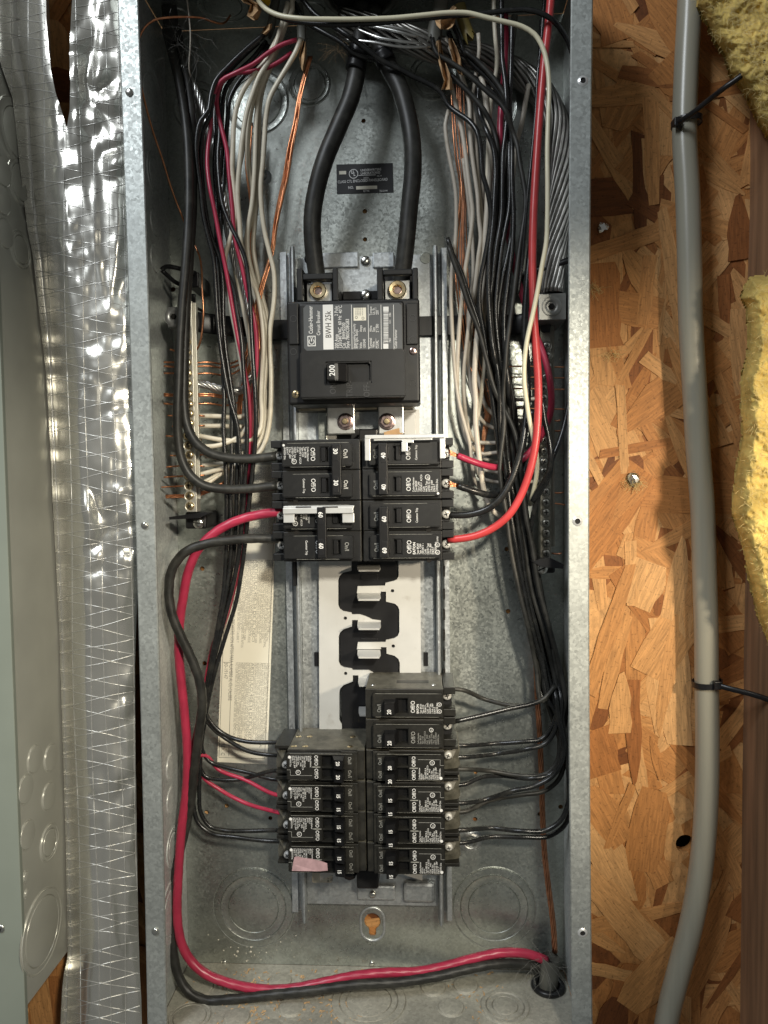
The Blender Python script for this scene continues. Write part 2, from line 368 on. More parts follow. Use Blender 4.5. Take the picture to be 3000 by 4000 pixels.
for k in range(296):
    me = smeshes[rng.randrange(len(smeshes))]
    if k < 262: px, py = rng.uniform(2330, 3010), rng.uniform(-120, 4120)
    else: px, py = rng.choice(((230, rng.uniform(0, 450)), (230, rng.uniform(1900, 3200)), (540, rng.uniform(2300, 4000)), (180, rng.uniform(3800, 4050)), (1455, rng.uniform(3570, 3650))))
    p = P(px, py, .0995)
    d = math.radians(rng.gauss(90, 38) if rng.random() < .75 else rng.uniform(0, 180))
    hx, hz = xz(2677, 3297, .1002)
    lx_ = (hx-p.x)*math.cos(d)+(hz-p.z)*math.sin(d); lz_ = -(hx-p.x)*math.sin(d)+(hz-p.z)*math.cos(d)
    if abs(lx_) < max(abs(q.co.x) for q in me.vertices)+.010 and abs(lz_) < max(abs(q.co.z) for q in me.vertices)+.010: continue
    o = bpy.data.objects.new('wood_strand', me); COL.objects.link(o); o.parent = wall
    o.location = (p.x, .0999 - .0000045*k - rng.random()*.0003, p.z)
    o.rotation_euler = (math.radians(rng.uniform(-.22, .22)), -d, math.radians(rng.uniform(-.22, .22)))
# wooden stud beyond the tubing, running out of the picture
xs = P(2905, 2600, .0995).x
sv = []
bm = bmesh.new()
for z in [(-.75 + 1.5*i/40) for i in range(41)]:
    w = .0016*noise.noise(Vector((0, 3, z*9)))
    sv.append([bm.verts.new((xs+w, .0990, z)), bm.verts.new((xs+w*.6, -.037, z)), bm.verts.new((xs+.003+w*.6, -.041, z)), bm.verts.new((xs+.040, -.041, z)), bm.verts.new((xs+.040, .0990, z))])
for a, b in zip(sv, sv[1:]):
    for i in range(5): bm.faces.new((a[i], a[(i+1) % 5], b[(i+1) % 5], b[i]))
bmesh.ops.recalc_face_normals(bm, faces=bm.faces[:])
link('wall_stud', to_mesh(bm), M['stud'], label='dark brown wooden stud beyond the grey tubing, cut by the picture edge', cat='stud')

# ================================================================== PANEL BOX
box = thing('panel_box', 'open galvanised steel panel box crowded with wires and breakers', 'panel box', (0, .098, ZB))
bo = [xz(x, y, BACK) for x, y in ()]
hole_px = [(1420, 472, 2.0), (1425, 825, 2.1), (1426, 935, 2.0), (790, 2221, 2.2), (799, 2591, 2.2), (1985, 2388, 2.2), (807, 3173, 2.1), (885, 3148, 2.2), (1056, 3196, 2.0),
           (1856, 3200, 2.1), (1858, 3017, 1.8), (2108, 3180, 2.0), (2190, 3152, 2.2), (1979, 2145, 2.1), (676, 1130, 2.2), (780, 1717, 2.2)]
holes = [circle(*xz(x, y, .0965), r/1000) for x, y, r in hole_px]
kx, kz = xz(1455, 3598, .0965)
key = [(kx+.0078*math.cos(a), kz+.0078*math.sin(a)) for a in [math.radians(-60+300*i/22) for i in range(23)]]
key += [(kx-.0034, kz-.0085), (kx-.0034, kz-.0125), (kx-.002, kz-.0142), (kx+.002, kz-.0142), (kx+.0034, kz-.0125), (kx+.0034, kz-.0085)]
nz = 24
left = [(XL(z)+.0012, z) for z in [ZB+(ZT-ZB)*i/nz for i in range(nz+1)]]
right = [(XR(z)-.0012, z) for z in [ZB+(ZT-ZB)*i/nz for i in range(nz+1)]]
back = link('back_plate', plate_mesh(left+right[::-1], holes+[key], .0965, .098), M['galv'], box)
def wall_strip(name, fx, sgn):
    """side wall with the front lip folded inwards and a hemmed edge"""
    prof = [(0, .0978), (0, .0012), (.0012*sgn, 0), (.0158*sgn, 0), (.0166*sgn, .0008), (.0166*sgn, .0022), (.0148*sgn, .0026), (.0022*sgn, .0016), (.0014*sgn, .0024), (.0014*sgn, .0978)]
    v, f = [], []; n = len(prof); R = 40
    for i in range(R+1):
        z = ZB-.012 + (ZT-ZB+.024)*i/R
        v += [(fx(z)+a, y, z) for a, y in prof]
    for i in range(R):
        for k in range(n): f.append((i*n+k, i*n+(k+1) % n, (i+1)*n+(k+1) % n, (i+1)*n+k))
    me = pydata(v, f); b2 = bmesh.new(); b2.from_mesh(me); bmesh.ops.recalc_face_normals(b2, faces=b2.faces[:]); b2.to_mesh(me); b2.free()
    return link(name, me, M['lip'], box)
lw = wall_strip('side_wall', XL, 1); rw = wall_strip('side_wall', XR, -1)
li = link('side_lining', box_mesh(-.1831, -.1823, .003, .0962, ZB+.001, ZT-.001), M['litgalv'], box)
ri = link('side_lining', box_mesh(.1775, .1783, .003, .0962, ZB+.001, ZT-.001), M['litgalv'], box)
floor_ = link('bottom_wall', box_mesh(-.1822, .1774, .0012, .0962, ZB-.0014, ZB), M['floor'], box)
ceil_ = link('top_wall', box_mesh(-.1822, .1774, .0012, .0962, ZT, ZT+.0014), M['galv'], box)
# lip screws and lip holes
def screw_mesh(r, h, slot='cross', n=20):
    bm = bmesh.new()
    me = lathe_mesh([(0, h), (r*.55, h*.96), (r*.85, h*.7), (r, h*.25), (r, -.001)], n)
    bm.from_mesh(me)
    def bar(w, l, a):
        vs_ = []
        for sx, sz in ((-1, -1), (1, -1), (1, 1), (-1, 1)):
            x, z = sx*l/2, sz*w/2; vs_.append((x*math.cos(a)-z*math.sin(a), x*math.sin(a)+z*math.cos(a)))
        f0 = [bm.verts.new((x, -h*1.03, z)) for x, z in vs_]
        f = bm.faces.new(f0); f.material_index = 1
    if slot == 'cross': bar(r*.22, r*1.05, .5); bar(r*.22, r*1.05, .5+math.pi/2)
    elif slot == 'slot': bar(r*.2, r*1.7, .75)
    elif slot == 'hex':
        f = bm.faces.new([bm.verts.new((r*.45*math.cos(a), -h*1.03, r*.45*math.sin(a))) for a in [i*math.pi/3 for i in range(6)]]); f.material_index = 1
    me2 = to_mesh(bm, smooth=True)
    try: me2.set_sharp_from_angle(angle=math.radians(40))
    except Exception: pass
    return me2
def screw(name, pos, r, h, mat_, parent, slot='cross', rot=0.0, normal=None, **kw):
    me = screw_mesh(r, h, slot); me.materials.append(mat_); me.materials.append(M['hole'])
    o = link(name, me, None, parent, **kw)
    o.location = pos
    o.rotation_euler = (0, rot, 0)
    return o
for x, y in ((505, 360), (565, 2052), (607, 3637)):
    screw('lip_screw', P(x, y, -.0003), .0031, .0018, M['zinc'], box, slot='none')
for x, y in ((2277, 315), (2256, 2036), (2276, 3645)):
    p = P(x, y, -.0004)
    o = link('lip_hole_rim', lathe_mesh([(.0021, .0), (.0022, .0007), (.0030, .0004), (.0040, -.0003)], 20), M['clip'], box); o.location = p
    o2 = link('lip_hole', lathe_mesh([(0, -.0001), (.0021, -.0001), (.0022, .0002)], 16), M['hole'], box); o2.location = p
# knockouts -----------------------------------------------------------
def knockout_mesh(radii, h=.0007):
    rs = sorted(radii); prof = [(0, h)]
    for i, r in enumerate(rs):
        prof += [(r-.0010, h*(1 if i % 2 == 0 else .55)), (r-.0003, h*.9), (r+.0002, -.0001), (r+.0008, h*.2 if i == len(rs)-1 else h*.8)]
    prof += [(rs[-1]+.0016, -.0002)]
    return lathe_mesh(prof, 40)
def knockout(pos, radii, parent, mat_, face='back', h=.0008):
    o = link('knockout', knockout_mesh(radii, h), mat_, parent); o.location = pos
    o.rotation_euler = {'back': (0, 0, 0), 'floor': (-math.pi/2, 0, 0), 'ceil': (math.pi/2, 0, 0), 'left': (0, 0, math.pi/2), 'right': (0, 0, -math.pi/2)}[face]
    return o
for x, y in ((990, 3545), (1930, 3545)): knockout(P(x, y, .0964), (.024, .0315, .0385), back, M['galv'])
for x, y, rr in ((1210, 330, (.014, .018)), (775, 420, (.016, .022)), (1005, 400, (.022, .028)), (1900, 420, (.02, .026)), (1690, 300, (.016, .02))): knockout(P(x, y, .0964), rr, back, M['galv'])
for x, y, rr in ((786, 3860, (.011,)), (934, 3860, (.011,)), (1094, 3833, (.0105,)), (1226, 3836, (.0105,)), (1139, 3935, (.011,)), (741, 3975, (.014, .018)), (925, 3975, (.011,)), (1048, 4020, (.011,)), (1181, 4025, (.011,)),
                 (1440, 3912, (.020, .026, .033)), (1692, 3858, (.011,)), (1819, 3850, (.011,)), (1762, 3935, (.011,)), (1973, 3932, (.011, .0165, .021)), (1695, 4015, (.011,)), (1818, 4012, (.011,)), (1330, 4040, (.011,)), (850, 4060, (.011,)), (1560, 4060, (.011,))):
    p = PZ(x, y, ZB+.0001)
    if p.y > .006: knockout(p, rr, floor_, M['floor'], 'floor', .0013)
for x, y, rr in ((590, 380, (.019, .026, .031)), (603, 678, (.013, .018)), (606, 868, (.0115,)), (607, 1012, (.0115,)), (667, 2995, (.0115,)), (668, 3125, (.0115,)), (676, 3307, (.0125, .017)), (668, 3560, (.02, .027))):
    p = PX(x, y, -.1822); knockout(p, rr, li, M['litgalv'], 'left')
for x, y, rr in ((870, 20, (.016, .022, .028)), (690, 60, (.011,)), (1220, 40, (.011,))):
    p = PZ(x, y, ZT-.0001)
    if .02 < p.y < .085: knockout(p, rr, ceil_, M['galv'], 'ceil')
# embossed bosses with bright domes on the back plate
for x, y, r in ((1837, 3282, .0105), (1032, 692, .0065), (757, 400, .0065)):
    o = link('mounting_dimple', lathe_mesh([(0, .0012), (r*.42, .001), (r*.5, .0026), (r*.62, .0034), (r*.8, .0024), (r, .0004), (r*1.08, -.0002)], 32), M['pan'], back); o.location = P(x, y, .0964)
    o = link('dimple_dome', lathe_mesh([(0, .0065), (r*.25, .006), (r*.42, .0040), (r*.5, .0010)], 28), M['zinc'], back); o.location = P(x, y, .0964)
rim = []
for t in range(40):
    a = 2*math.pi*t/40; cz_ = kz-.002 + (.004 if math.sin(a) > 0 else -.006); rim.append(Vector((kx+.0112*math.cos(a), .0963, cz_+.0112*math.sin(a))))
rim.append(rim[0])
link('keyhole_rim', tube_mesh(rim, .0014, 8, flat=.7, cap=False), M['pan'], back)
for x, y in ((1453, 3764), (877, 3760)): screw('rivet', P(x, y, .0963), .0025, .0016, M['zinc'], back, slot='none')

# ================================================================== BUS ASSEMBLY
busx = thing('bus_assembly', 'galvanised mounting pan with white bus plates and black zigzag insulator', 'bus assembly', P(1440, 3580, .095))
def extrude_profile(prof, ztop, zbot):
    v, f = [], []; n = len(prof)
    for z in (zbot, ztop): v += [(x, y, z) for x, y in prof]
    for i in range(n-1): f.append((i, i+1, n+i+1, n+i))
    return v, f
def pan_mesh(px_prof, y_ref, ytop, ybot, th=.0012):
    pr = [(P(x, y_ref, Y).x, Y) for x, Y in px_prof]
    back_ = [(x, Y+th) for x, Y in pr]
    loop = pr + back_[::-1]
    zt, zb = P(1440, ytop, .088).z, P(1440, ybot, .088).z
    n = len(loop); v = [(x, y, zb) for x, y in loop] + [(x, y, zt) for x, y in loop]
    f = [(i, (i+1) % n, n+(i+1) % n, n+i) for i in range(n)]
    k = len(pr)
    for i in range(k-1):
        f.append((i, i+1, n-2-i, n-1-i)); f.append((n+i, n+n-1-i, n+n-2-i, n+i+1))
    me = pydata(v, f); b2 = bmesh.new(); b2.from_mesh(me); bmesh.ops.recalc_face_normals(b2, faces=b2.faces[:])
    b2.to_mesh(me); b2.free(); return me
link('mounting_pan', pan_mesh([(1180, .0885), (1700, .0885)], 2400, 1000, 3535), M['pan'], busx)
link('rail', pan_mesh([(1120, .0905), (1143, .0905), (1147, .0945), (1156, .0945), (1160, .076), (1164, .073), (1170, .073), (1174, .076), (1178, .0885)], 2400, 972, 3575), M['pan'], busx)
link('rail', pan_mesh([(1702, .0885), (1706, .076), (1710, .073), (1716, .073), (1720, .076), (1724, .0945), (1732, .0945), (1734, .083), (1738, .0815), (1756, .0815), (1757, .0945)], 2400, 985, 3575), M['pan'], busx)
for y in (2210, 2300, 2380, 2460, 2540, 2615):
    pbox('rail_notch', (1731, y, 1739, y+42), .0808, .083, M['hole'], busx, bev=0)
pbox('rail_slot', (1144, 2195, 1155, 2290), .0725, .0758, M['blackpaint'], busx, bev=0)
for x in (1228, 1655): pbox('rail_clip', (x, 2548, x+17, 2602), .0870, .0884, M['blackpaint'], busx, bev=0)
o = link('pan_hole', lathe_mesh([(0, .0002), (.0045, .0002), (.0046, .0004)], 20), M['hole'], busx); o.location = P(1208, 1012, .0884)
o = link('pan_disc', lathe_mesh([(0, .0004), (.0048, .0004), (.0052, -.0002)], 24), M['galv'], busx); o.location = P(1662, 1008, .0884)
screw('pan_screw', P(1428, 1020, .0884), .0046, .0030, M['zinc'], busx, slot='slot')
pbox('pan_ledge', (1260, 985, 1400, 1045), .0860, .0884, M['pan'], busx, bev=.001)
pbox('pan_ledge', (1455, 985, 1540, 1045), .0860, .0884, M['pan'], busx, bev=.001)
pbox('pan_foot', (1395, 3460, 1545, 3520), .0845, .0884, M['pan'], busx, bev=.002)
pbox('pan_foot', (1575, 3450, 1700, 3530), .0835, .0884, M['pan'], busx, bev=.003)
screw('pan_screw', P(1456, 3492, .0843), .0034, .0030, M['zinc'], busx, slot='none')
# insulator and plates
YI, YP = .0815, .0795
pbox('insulator', (1330, 1675, 1556, 3412), YI, .088, M['blackpaint'], busx, bev=.0006)
pbox('insulator_foot', (1392, 3400, 1478, 3475), .066, .088, M['blackpaint'], busx, bev=.002)
pbox('insulator_foot', (1335, 3400, 1392, 3450), .068, .088, M['blackpaint'], busx, bev=.006)
pbox('insulator_block', (1402, 1676, 1474, 1726), .058, .088, M['blackpaint'], busx, bev=.001)
LEFT = [(1243, 1600), (1310, 1600), (1330, 2190), (1373, 2190), (1373, 2229), (1340, 2237), (1326, 2250), (1321, 2266), (1321, 2362), (1327, 2378), (1340, 2387), (1372, 2393), (1375, 2400), (1405, 2400), (1430, 2408), (1455, 2420), (1487, 2424), (1487, 2431), (1398, 2431), (1398, 2422), (1375, 2422),
        (1375, 2447), (1342, 2458), (1328, 2471), (1323, 2486), (1323, 2585), (1330, 2600), (1343, 2607), (1374, 2612), (1378, 2618), (1440, 2618), (1480, 2640), (1480, 2650), (1400, 2650), (1400, 2638), (1378, 2638), (1378, 2662), (1342, 2676), (1329, 2690), (1325, 2705), (1325, 2812), (1335, 2830), (1340, 3400), (1250, 3440)]
RIGHT = [(1638, 1600), (1575, 1600), (1557, 2190), (1557, 2250), (1551, 2263), (1538, 2269), (1506, 2277), (1504, 2288), (1397, 2290), (1394, 2318), (1487, 2318), (1487, 2311), (1508, 2311), (1508, 2350), (1542, 2358), (1554, 2368), (1560, 2382), (1560, 2468), (1554, 2484), (1541, 2493), (1508, 2500), (1506, 2508), (1398, 2509), (1394, 2536),
         (1488, 2536), (1488, 2528), (1510, 2528), (1510, 2553), (1542, 2562), (1556, 2574), (1562, 2590), (1562, 2700), (1556, 3410), (1650, 3440)]
hl = [circle(*xz(x, y, YP), .0016, 14) for x, y in ((1347, 2199), (1349, 2415), (1350, 2631))]
hr = [circle(*xz(x, y, YP), .0016, 14) for x, y in ((1533, 2308), (1536, 2524))]
hl = [h for h in hl if True]
link('bus_plate', plate_mesh([xz(x, y, YP) for x, y in LEFT], [hl[1], hl[2]], YP, YP+.0018), M['tin'], busx)
link('bus_plate', plate_mesh([xz(x, y, YP) for x, y in RIGHT], hr, YP, YP+.0018), M['tin'], busx)
def stab(x0, x1, y0, y1):
    a, b = P(x0, y0, YP), P(x1, y0, YP); c, d = P(x1+3, y1, .0585), P(x0-2, y1, .0585)
    r = (b-a)*.08; th = Vector((0, .0002, -.0016))
    top = [a, b, (b*.35+c*.65)+Vector((0, 0, 0)), c-r*.9+Vector((0, -.0012, 0)), d+r*.9+Vector((0, -.0012, 0)), (a*.35+d*.65)]
    n = 6; v = top + [p+th for p in top]
    f = [tuple(range(n)), tuple(reversed(range(n, 2*n)))] + [(i, n+i, n+(i+1) % n, (i+1) % n) for i in range(n)]
    link('stab', pydata(v, f), M['tin'], busx)
for r in ((1397, 1484, 2205, 2225), (1396, 1485, 2316, 2339), (1397, 1486, 2428, 2453), (1397, 1485, 2538, 2564), (1400, 1480, 2648, 2674), (1402, 1480, 2760, 2790)): stab(*r)
for r in ((1410, 2244, 1476, 2266), (1418, 2466, 1476, 2474), (1410, 2494, 1476, 2500)): pbox('insulator_rib', r, YI-.0009, YI+.001, M['blackpaint'], busx, bev=.0003)
# line-side bus straps with flange nuts under the main breaker
for x0, x1 in ((1277, 1386), (1477, 1578)):
    pbox('bus_strap', (x0, 1572, x1, 1697), .066, .0685, M['lug'], busx, bev=.0012)
    cx = 1350 if x0 < 1400 else 1512
    o = link('flange_nut', lathe_mesh([(0, .0012), (.0046, .0012), (.0060, .0012), (.0075, .0005), (.0076, -.0005)], 28), M['iris'], busx); o.location = P(cx, 1647, .0658)
    bm = bmesh.new(); b_ = [bm.verts.new((.0053*math.cos(a), -.0052, .0053*math.sin(a))) for a in [math.pi*i/3+.2 for i in range(6)]]; c_ = [bm.verts.new((v.co.x*1.06, .0, v.co.z*1.06)) for v in b_]
    bm.faces.new(b_)
    for i in range(6): bm.faces.new((b_[i], b_[(i+1) % 6], c_[(i+1) % 6], c_[i]))
    bmesh.ops.recalc_face_normals(bm, faces=bm.faces[:]); o = link('nut', to_mesh(bm), M['iris'], busx); o.location = P(cx, 1647, .0652)
    o = link('bolt_end', lathe_mesh([(0, .0075), (.0022, .0074), (.0027, .0066), (.0027, .0)], 18), M['brass'], busx); o.location = P(cx, 1647, .0645)
pbox('bus_riser', (1578, 1610, 1624, 1722), .074, .079, M['tin'], busx, bev=.0006)
pbox('bus_riser', (1243, 1610, 1278, 1720), .078, .0805, M['galv'], busx, bev=.0006)
tp = [P(*a, .0655) for a in ((1500, 1688), (1540, 1676), (1560, 1672), (1562, 1690), (1580, 1696), (1500, 1700))]
link('amber_tape', pydata(tp + [p+Vector((0, .0004, 0)) for p in tp], [tuple(range(6)), tuple(range(11, 5, -1))] + [(i, 6+i, 6+(i+1) % 6, (i+1) % 6) for i in range(6)]), M['kraft'], busx)
o = link('rating_sticker', plate_mesh([xz(x, y, .0878) for x, y in ((1219, 3405), (1300, 3405), (1298, 3443), (1293, 3448), (1224, 3448), (1219, 3443))], [], .0876, .0879), M['paper'], busx)
place_text('sticker_lettering', '89 / 00\n1/1 7 48', .0032, P(1290, 3412, .0875), (0, 0, -1), (1, 0, 0), M['ink'], o, sx=.8)

# ================================================================== MAIN BREAKER
mb = thing('main_breaker', 'large black two pole main breaker with 200 handle and grey rating label', 'circuit breaker', P(1380, 1577, .088))
YB, YF, YT = .030, .0225, .0155
x0, x1, z0, z1 = rect(1123, 1170, 1640, 1577, YB)
link('body', box_mesh(x0, x1, YB, .070, z0, z1, .0022, 3), M['black'], mb)
x0, x1, z0, z1 = rect(1140, 1585, 1626, 1590, .072)
pbox('body_base', (1158, 1200, 1612, 1602), .068, .088, M['side'], mb, bev=.001)
pbox('raised_cover', (1170, 1178, 1579, 1558), YF, YB+.001, M['black'], mb, bev=.0022, seg=3)
# toggle block with a real slot
tx0, tx1, tz0, tz1 = rect(1173, 1368, 1583, 1553, YT)
sx0, sx1, sz0, sz1 = rect(1278, 1416, 1447, 1492, YT)
tb = plate_mesh([(tx0, tz0), (tx1, tz0), (tx1, tz1), (tx0, tz1)], [[(sx0, sz0), (sx1, sz0), (sx1, sz1), (sx0, sz1)]], YT, YF+.001)
bm = bmesh.new(); bm.from_mesh(tb); bmesh.ops.remove_doubles(bm, verts=bm.verts[:], dist=1e-7)
ed = [e for e in bm.edges if len(e.link_faces) == 2 and e.calc_face_angle(0) > 1.0 and max(v.co.y for v in e.verts) < YT+.0002 or (len(e.link_faces) == 2 and e.calc_face_angle(0) > 1.0 and abs(e.verts[0].co.y-e.verts[1].co.y) > .003)]
bmesh.ops.bevel(bm, geom=ed, offset=.0011, segments=2, affect='EDGES'); bm.to_mesh(tb); bm.free()
link('toggle_block', tb, M['black'], mb)
link('slot_floor', box_mesh(sx0-.001, sx1+.001, YT+.0052, YF+.0008, sz0-.001, sz1+.001), M['handle'], mb)
# toggle handle: bulging rocker with 200 on it
hx0, hx1, hz0, hz1 = rect(1276, 1417, 1352, 1489, .006)
bm = bmesh.new(); R = []
for i, (x, y) in enumerate(((hx0, YT+.004), (hx0-.0003, .0066), (hx0+.0012, .0046), (hx0+(hx1-hx0)*.42, .0044), (hx0+(hx1-hx0)*.6, .0052), (hx1, .0105), (hx1+.0006, YT+.004))):
    s = .0012 if i in (1, 2, 3, 4) else 0
    R.append([bm.verts.new((x, y, hz0+s*.6)), bm.verts.new((x, y, hz1-s*.6))])
for a, b in zip(R, R[1:]): bm.faces.new((a[0], b[0], b[1], a[1]))
bm.faces.new([r[0] for r in R][::-1]); bm.faces.new([r[1] for r in R])
bmesh.ops.recalc_face_normals(bm, faces=bm.faces[:])
bmesh.ops.bevel(bm, geom=[e for e in bm.edges if e.calc_face_angle(0) > .5], offset=.0007, segments=2, affect='EDGES')
hd = link('toggle_handle', to_mesh(bm), M['handle'], mb)
place_text('handle_number', '200', .0064, P(1308, 1469, .0042), (0, 0, 1), (-1, 0, 0), M['white'], hd, bold=.018, sx=.92)
for t, x in (('ON-', 1312), ('TRIP-', 1377), ('OFF-', 1444)):
    place_text('embossed_lettering', t, .0072, P(x, 1552 if t != 'ON-' else 1540, YT-.00006), (0, 0, 1), (-1, 0, 0), M['emboss'], mb, sx=.82)
# label
lx = rect(1186, 1188, 1570, 1366, YF-.0003)
def label_outline(r, c=.0022):
    a, b, cz, d = r
    return [(a+c, cz), (b, cz), (b, d-c), (b-c, d), (a+c, d), (a, d-c), (a, cz+c)]
lab = link('rating_label', plate_mesh(label_outline(lx), [], YF-.00025, YF+.0002), M['greylabel'], mb)
def lrect(r, mt, nm='label_block', y=YF-.0004): return pbox(nm, r, y, YF-.0001, mt, lab, bev=0)
lrect((1262, 1190, 1302, 1365), M['white'])
lrect((1381, 1202, 1430, 1252), M['paper'], 'approval_sticker')
for x in (1373, 1438, 1488, 1537): lrect((x, 1190, x+2, 1364), M['white'], 'label_rule')
for x, a, b in ((1470, 1200, 1228), (1470, 1272, 1296), (1470, 1322, 1360)): lrect((x-2, a, x-1, b), M['white'], 'label_rule')
zz = 1216; rb = random.Random(4)
while zz < 1340:
    w = rb.choice((2, 3, 2, 4)); lrect((1498, zz, 1517, zz+w), M['white'], 'bar_code_line'); zz += w + rb.choice((2, 2, 3))
lrect((1497, 1198, 1518, 1217), M['white'], 'bar_code_line'); lrect((1497, 1337, 1517, 1362), M['white'], 'bar_code_line')
# emblem: square frame with a round C-H mark
ex, ez = P(1217, 1332, YF-.0006).x, P(1217, 1332, YF-.0006).z
q = .0042
fr = plate_mesh([(ex-q*.8, ez-q), (ex+q*.8, ez-q), (ex+q*.8, ez+q), (ex-q*.8, ez+q)], [[(ex-q*.64, ez-q*.84), (ex+q*.64, ez-q*.84), (ex+q*.64, ez+q*.84), (ex-q*.64, ez+q*.84)]], YF-.0004, YF-.0002)
link('emblem_frame', fr, M['white'], lab)
arc = [Vector((ex+.0021*math.sin(a), YF-.0004, ez-.0006+.0021*math.cos(a))) for a in [math.radians(35+290*i/20) for i in range(21)]]
link('emblem_ring', tube_mesh(arc, .0004, 6, flat=.4), M['white'], lab)
link('emblem_bar', box_mesh(ex-.0004, ex+.0004, YF-.0005, YF-.0002, ez-.0004, ez+.0030), M['white'], lab)
link('emblem_bar', box_mesh(ex-.0014, ex+.0014, YF-.0005, YF-.0002, ez+.0022, ez+.0029), M['white'], lab)
def ltext(t, size, px, py, bold=.0, sx=.8, mt='white'):
    place_text('label_lettering', t, size, P(px, py, YF-.00045), (0, 0, 1), (-1, 0, 0), M[mt], lab, bold=bold, sx=sx)
ltext('Cutler-Hammer', .0048, 1222, 1304, .012, .72); ltext('Circuit Breaker', .0043, 1251, 1310, .006, .74)
ltext('BWH 25k', .0068, 1294, 1320, .012, .78, 'ink')
for t, x, y, s in (('200 Amp', 1321, 1361, .0040), ('120/240 VAC  60 Hz', 1335, 1361, .0040), ('Cal.   BWH2200', 1350, 1361, .0040), ('Style 7803C08GB3', 1365, 1361, .0040), ('2 Pole', 1320, 1234, .0040), ('40\u00b0C', 1336, 1224, .0040),
                   ('Interrupting Capacity', 1389, 1361, .0030), ('RMS Sym. Amps', 1399, 1361, .0030), ('Volts', 1414, 1361, .0030), ('Amps', 1414, 1296, .0030), ('120/240', 1428, 1361, .0030), ('25k', 1428, 1296, .0030),
                   ('Terminal', 1453, 1361, .0030), ('Wire', 1464, 1358, .0030), ('CU/AL', 1479, 1361, .0030), ('Wire', 1453, 1296, .0030), ('Size', 1464, 1296, .0030), ('2 - 300', 1479, 1298, .0030), ('Torque', 1453, 1232, .0030), ('Lb. In.', 1464, 1229, .0030), ('250', 1479, 1229, .0030),
                   ('7803', 1527, 1338, .0024), ('C11', 1527, 1264, .0024), ('H82', 1527, 1237, .0024), ('Cutler-Hammer', 1551, 1361, .0030)):
    ltext(t, s, x, y, .006, .78)
for x, y in ((1392, 1240), (1418, 1243)):
    o = link('approval_mark', lathe_mesh([(.0008, .0003), (.0011, .0003), (.0011, 0)], 16), M['ink'], lab); o.location = P(x, y, YF-.0003)
for i, x in enumerate((1388, 1394, 1400, 1406, 1414)): ltext('MADE IN USA NO. 25', .0012, x+4, 1232, .0, .8, 'ink')
for x, y, mt in ((1148, 1197, 'brass'), (1614, 1371, 'iris'), (1155, 1540, 'brass')):
    screw('cover_screw', P(x, y, YB-.0002), .0033, .0009, M[mt], mb, rot=random.random())
pbox('side_step', (1586, 1182, 1633, 1346), YB-.0016, YB+.001, M['black'], mb, bev=.0008)
pbox('side_step', (1127, 1182, 1165, 1346), YB-.0016, YB+.001, M['black'], mb, bev=.0008)
for x, y in ((1146, 1245), (1146, 1374), (1612, 1242), (1612, 1326), (1613, 1496)):
    o = link('moulded_ring', lathe_mesh([(.0022, -.0002), (.0024, .0003), (.0028, .0003), (.0030, -.0002)], 24), M['emboss'], mb); o.location = P(x, y, YB - (.0016 if y < 1346 else 0))
# lug towers
def tower(x0, x1, ytop, yopen, lug, scr, rs):
    Yt = .041
    pbox('lug_tower_wall', (x0, ytop, x0+24, 1176), Yt, .082, M['black'], mb, bev=.001)
    pbox('lug_tower_wall', (x1-22, ytop, x1, 1176), Yt, .082, M['black'], mb, bev=.001)
    pbox('lug_tower_wall', (x0+24, yopen-24, x1-22, yopen), Yt+.0004, .047, M['black'], mb, bev=.001)
    pbox('lug_tower_floor', (x0+10, ytop+20, x1-10, 1176), .082, .085, M['blackpaint'], mb, bev=0)
    lg = pbox('lug', lug, .052, .080, M['lug'], mb, bev=.0006)
    p = P(*scr, .052)
    k = rs/33*.0072
    o = link('lug_screw', lathe_mesh([(0, .0018), (k*.42, .0018), (k*.46, .0042), (k*.55, .0052), (k*.9, .0054), (k, .0046), (k*1.0, -.002)], 28), M['brass'], mb); o.location = p
    bm = bmesh.new(); h6 = [bm.verts.new((k*.44*math.cos(a), -.00185, k*.44*math.sin(a))) for a in [i*math.pi/3+.3 for i in range(6)]]; bm.faces.new(h6)
    o = link('hex_socket', to_mesh(bm), M['iris'], mb); o.location = p+Vector((0, -.0001, 0))
tower(1158, 1321, 1046, 1092, (1198, 1104, 1297, 1180), (1244, 1139), 33)
tower(1472, 1633, 1044, 1074, (1503, 1095, 1602, 1180), (1553, 1136), 35)
pbox('terminal_gap', (1338, 1136, 1478, 1172), .070, .084, M['blackpaint'], mb, bev=.001)
screw('terminal_screw', P(1428, 1152, .0695), .0048, .0026, M['zinc'], mb, slot='slot')

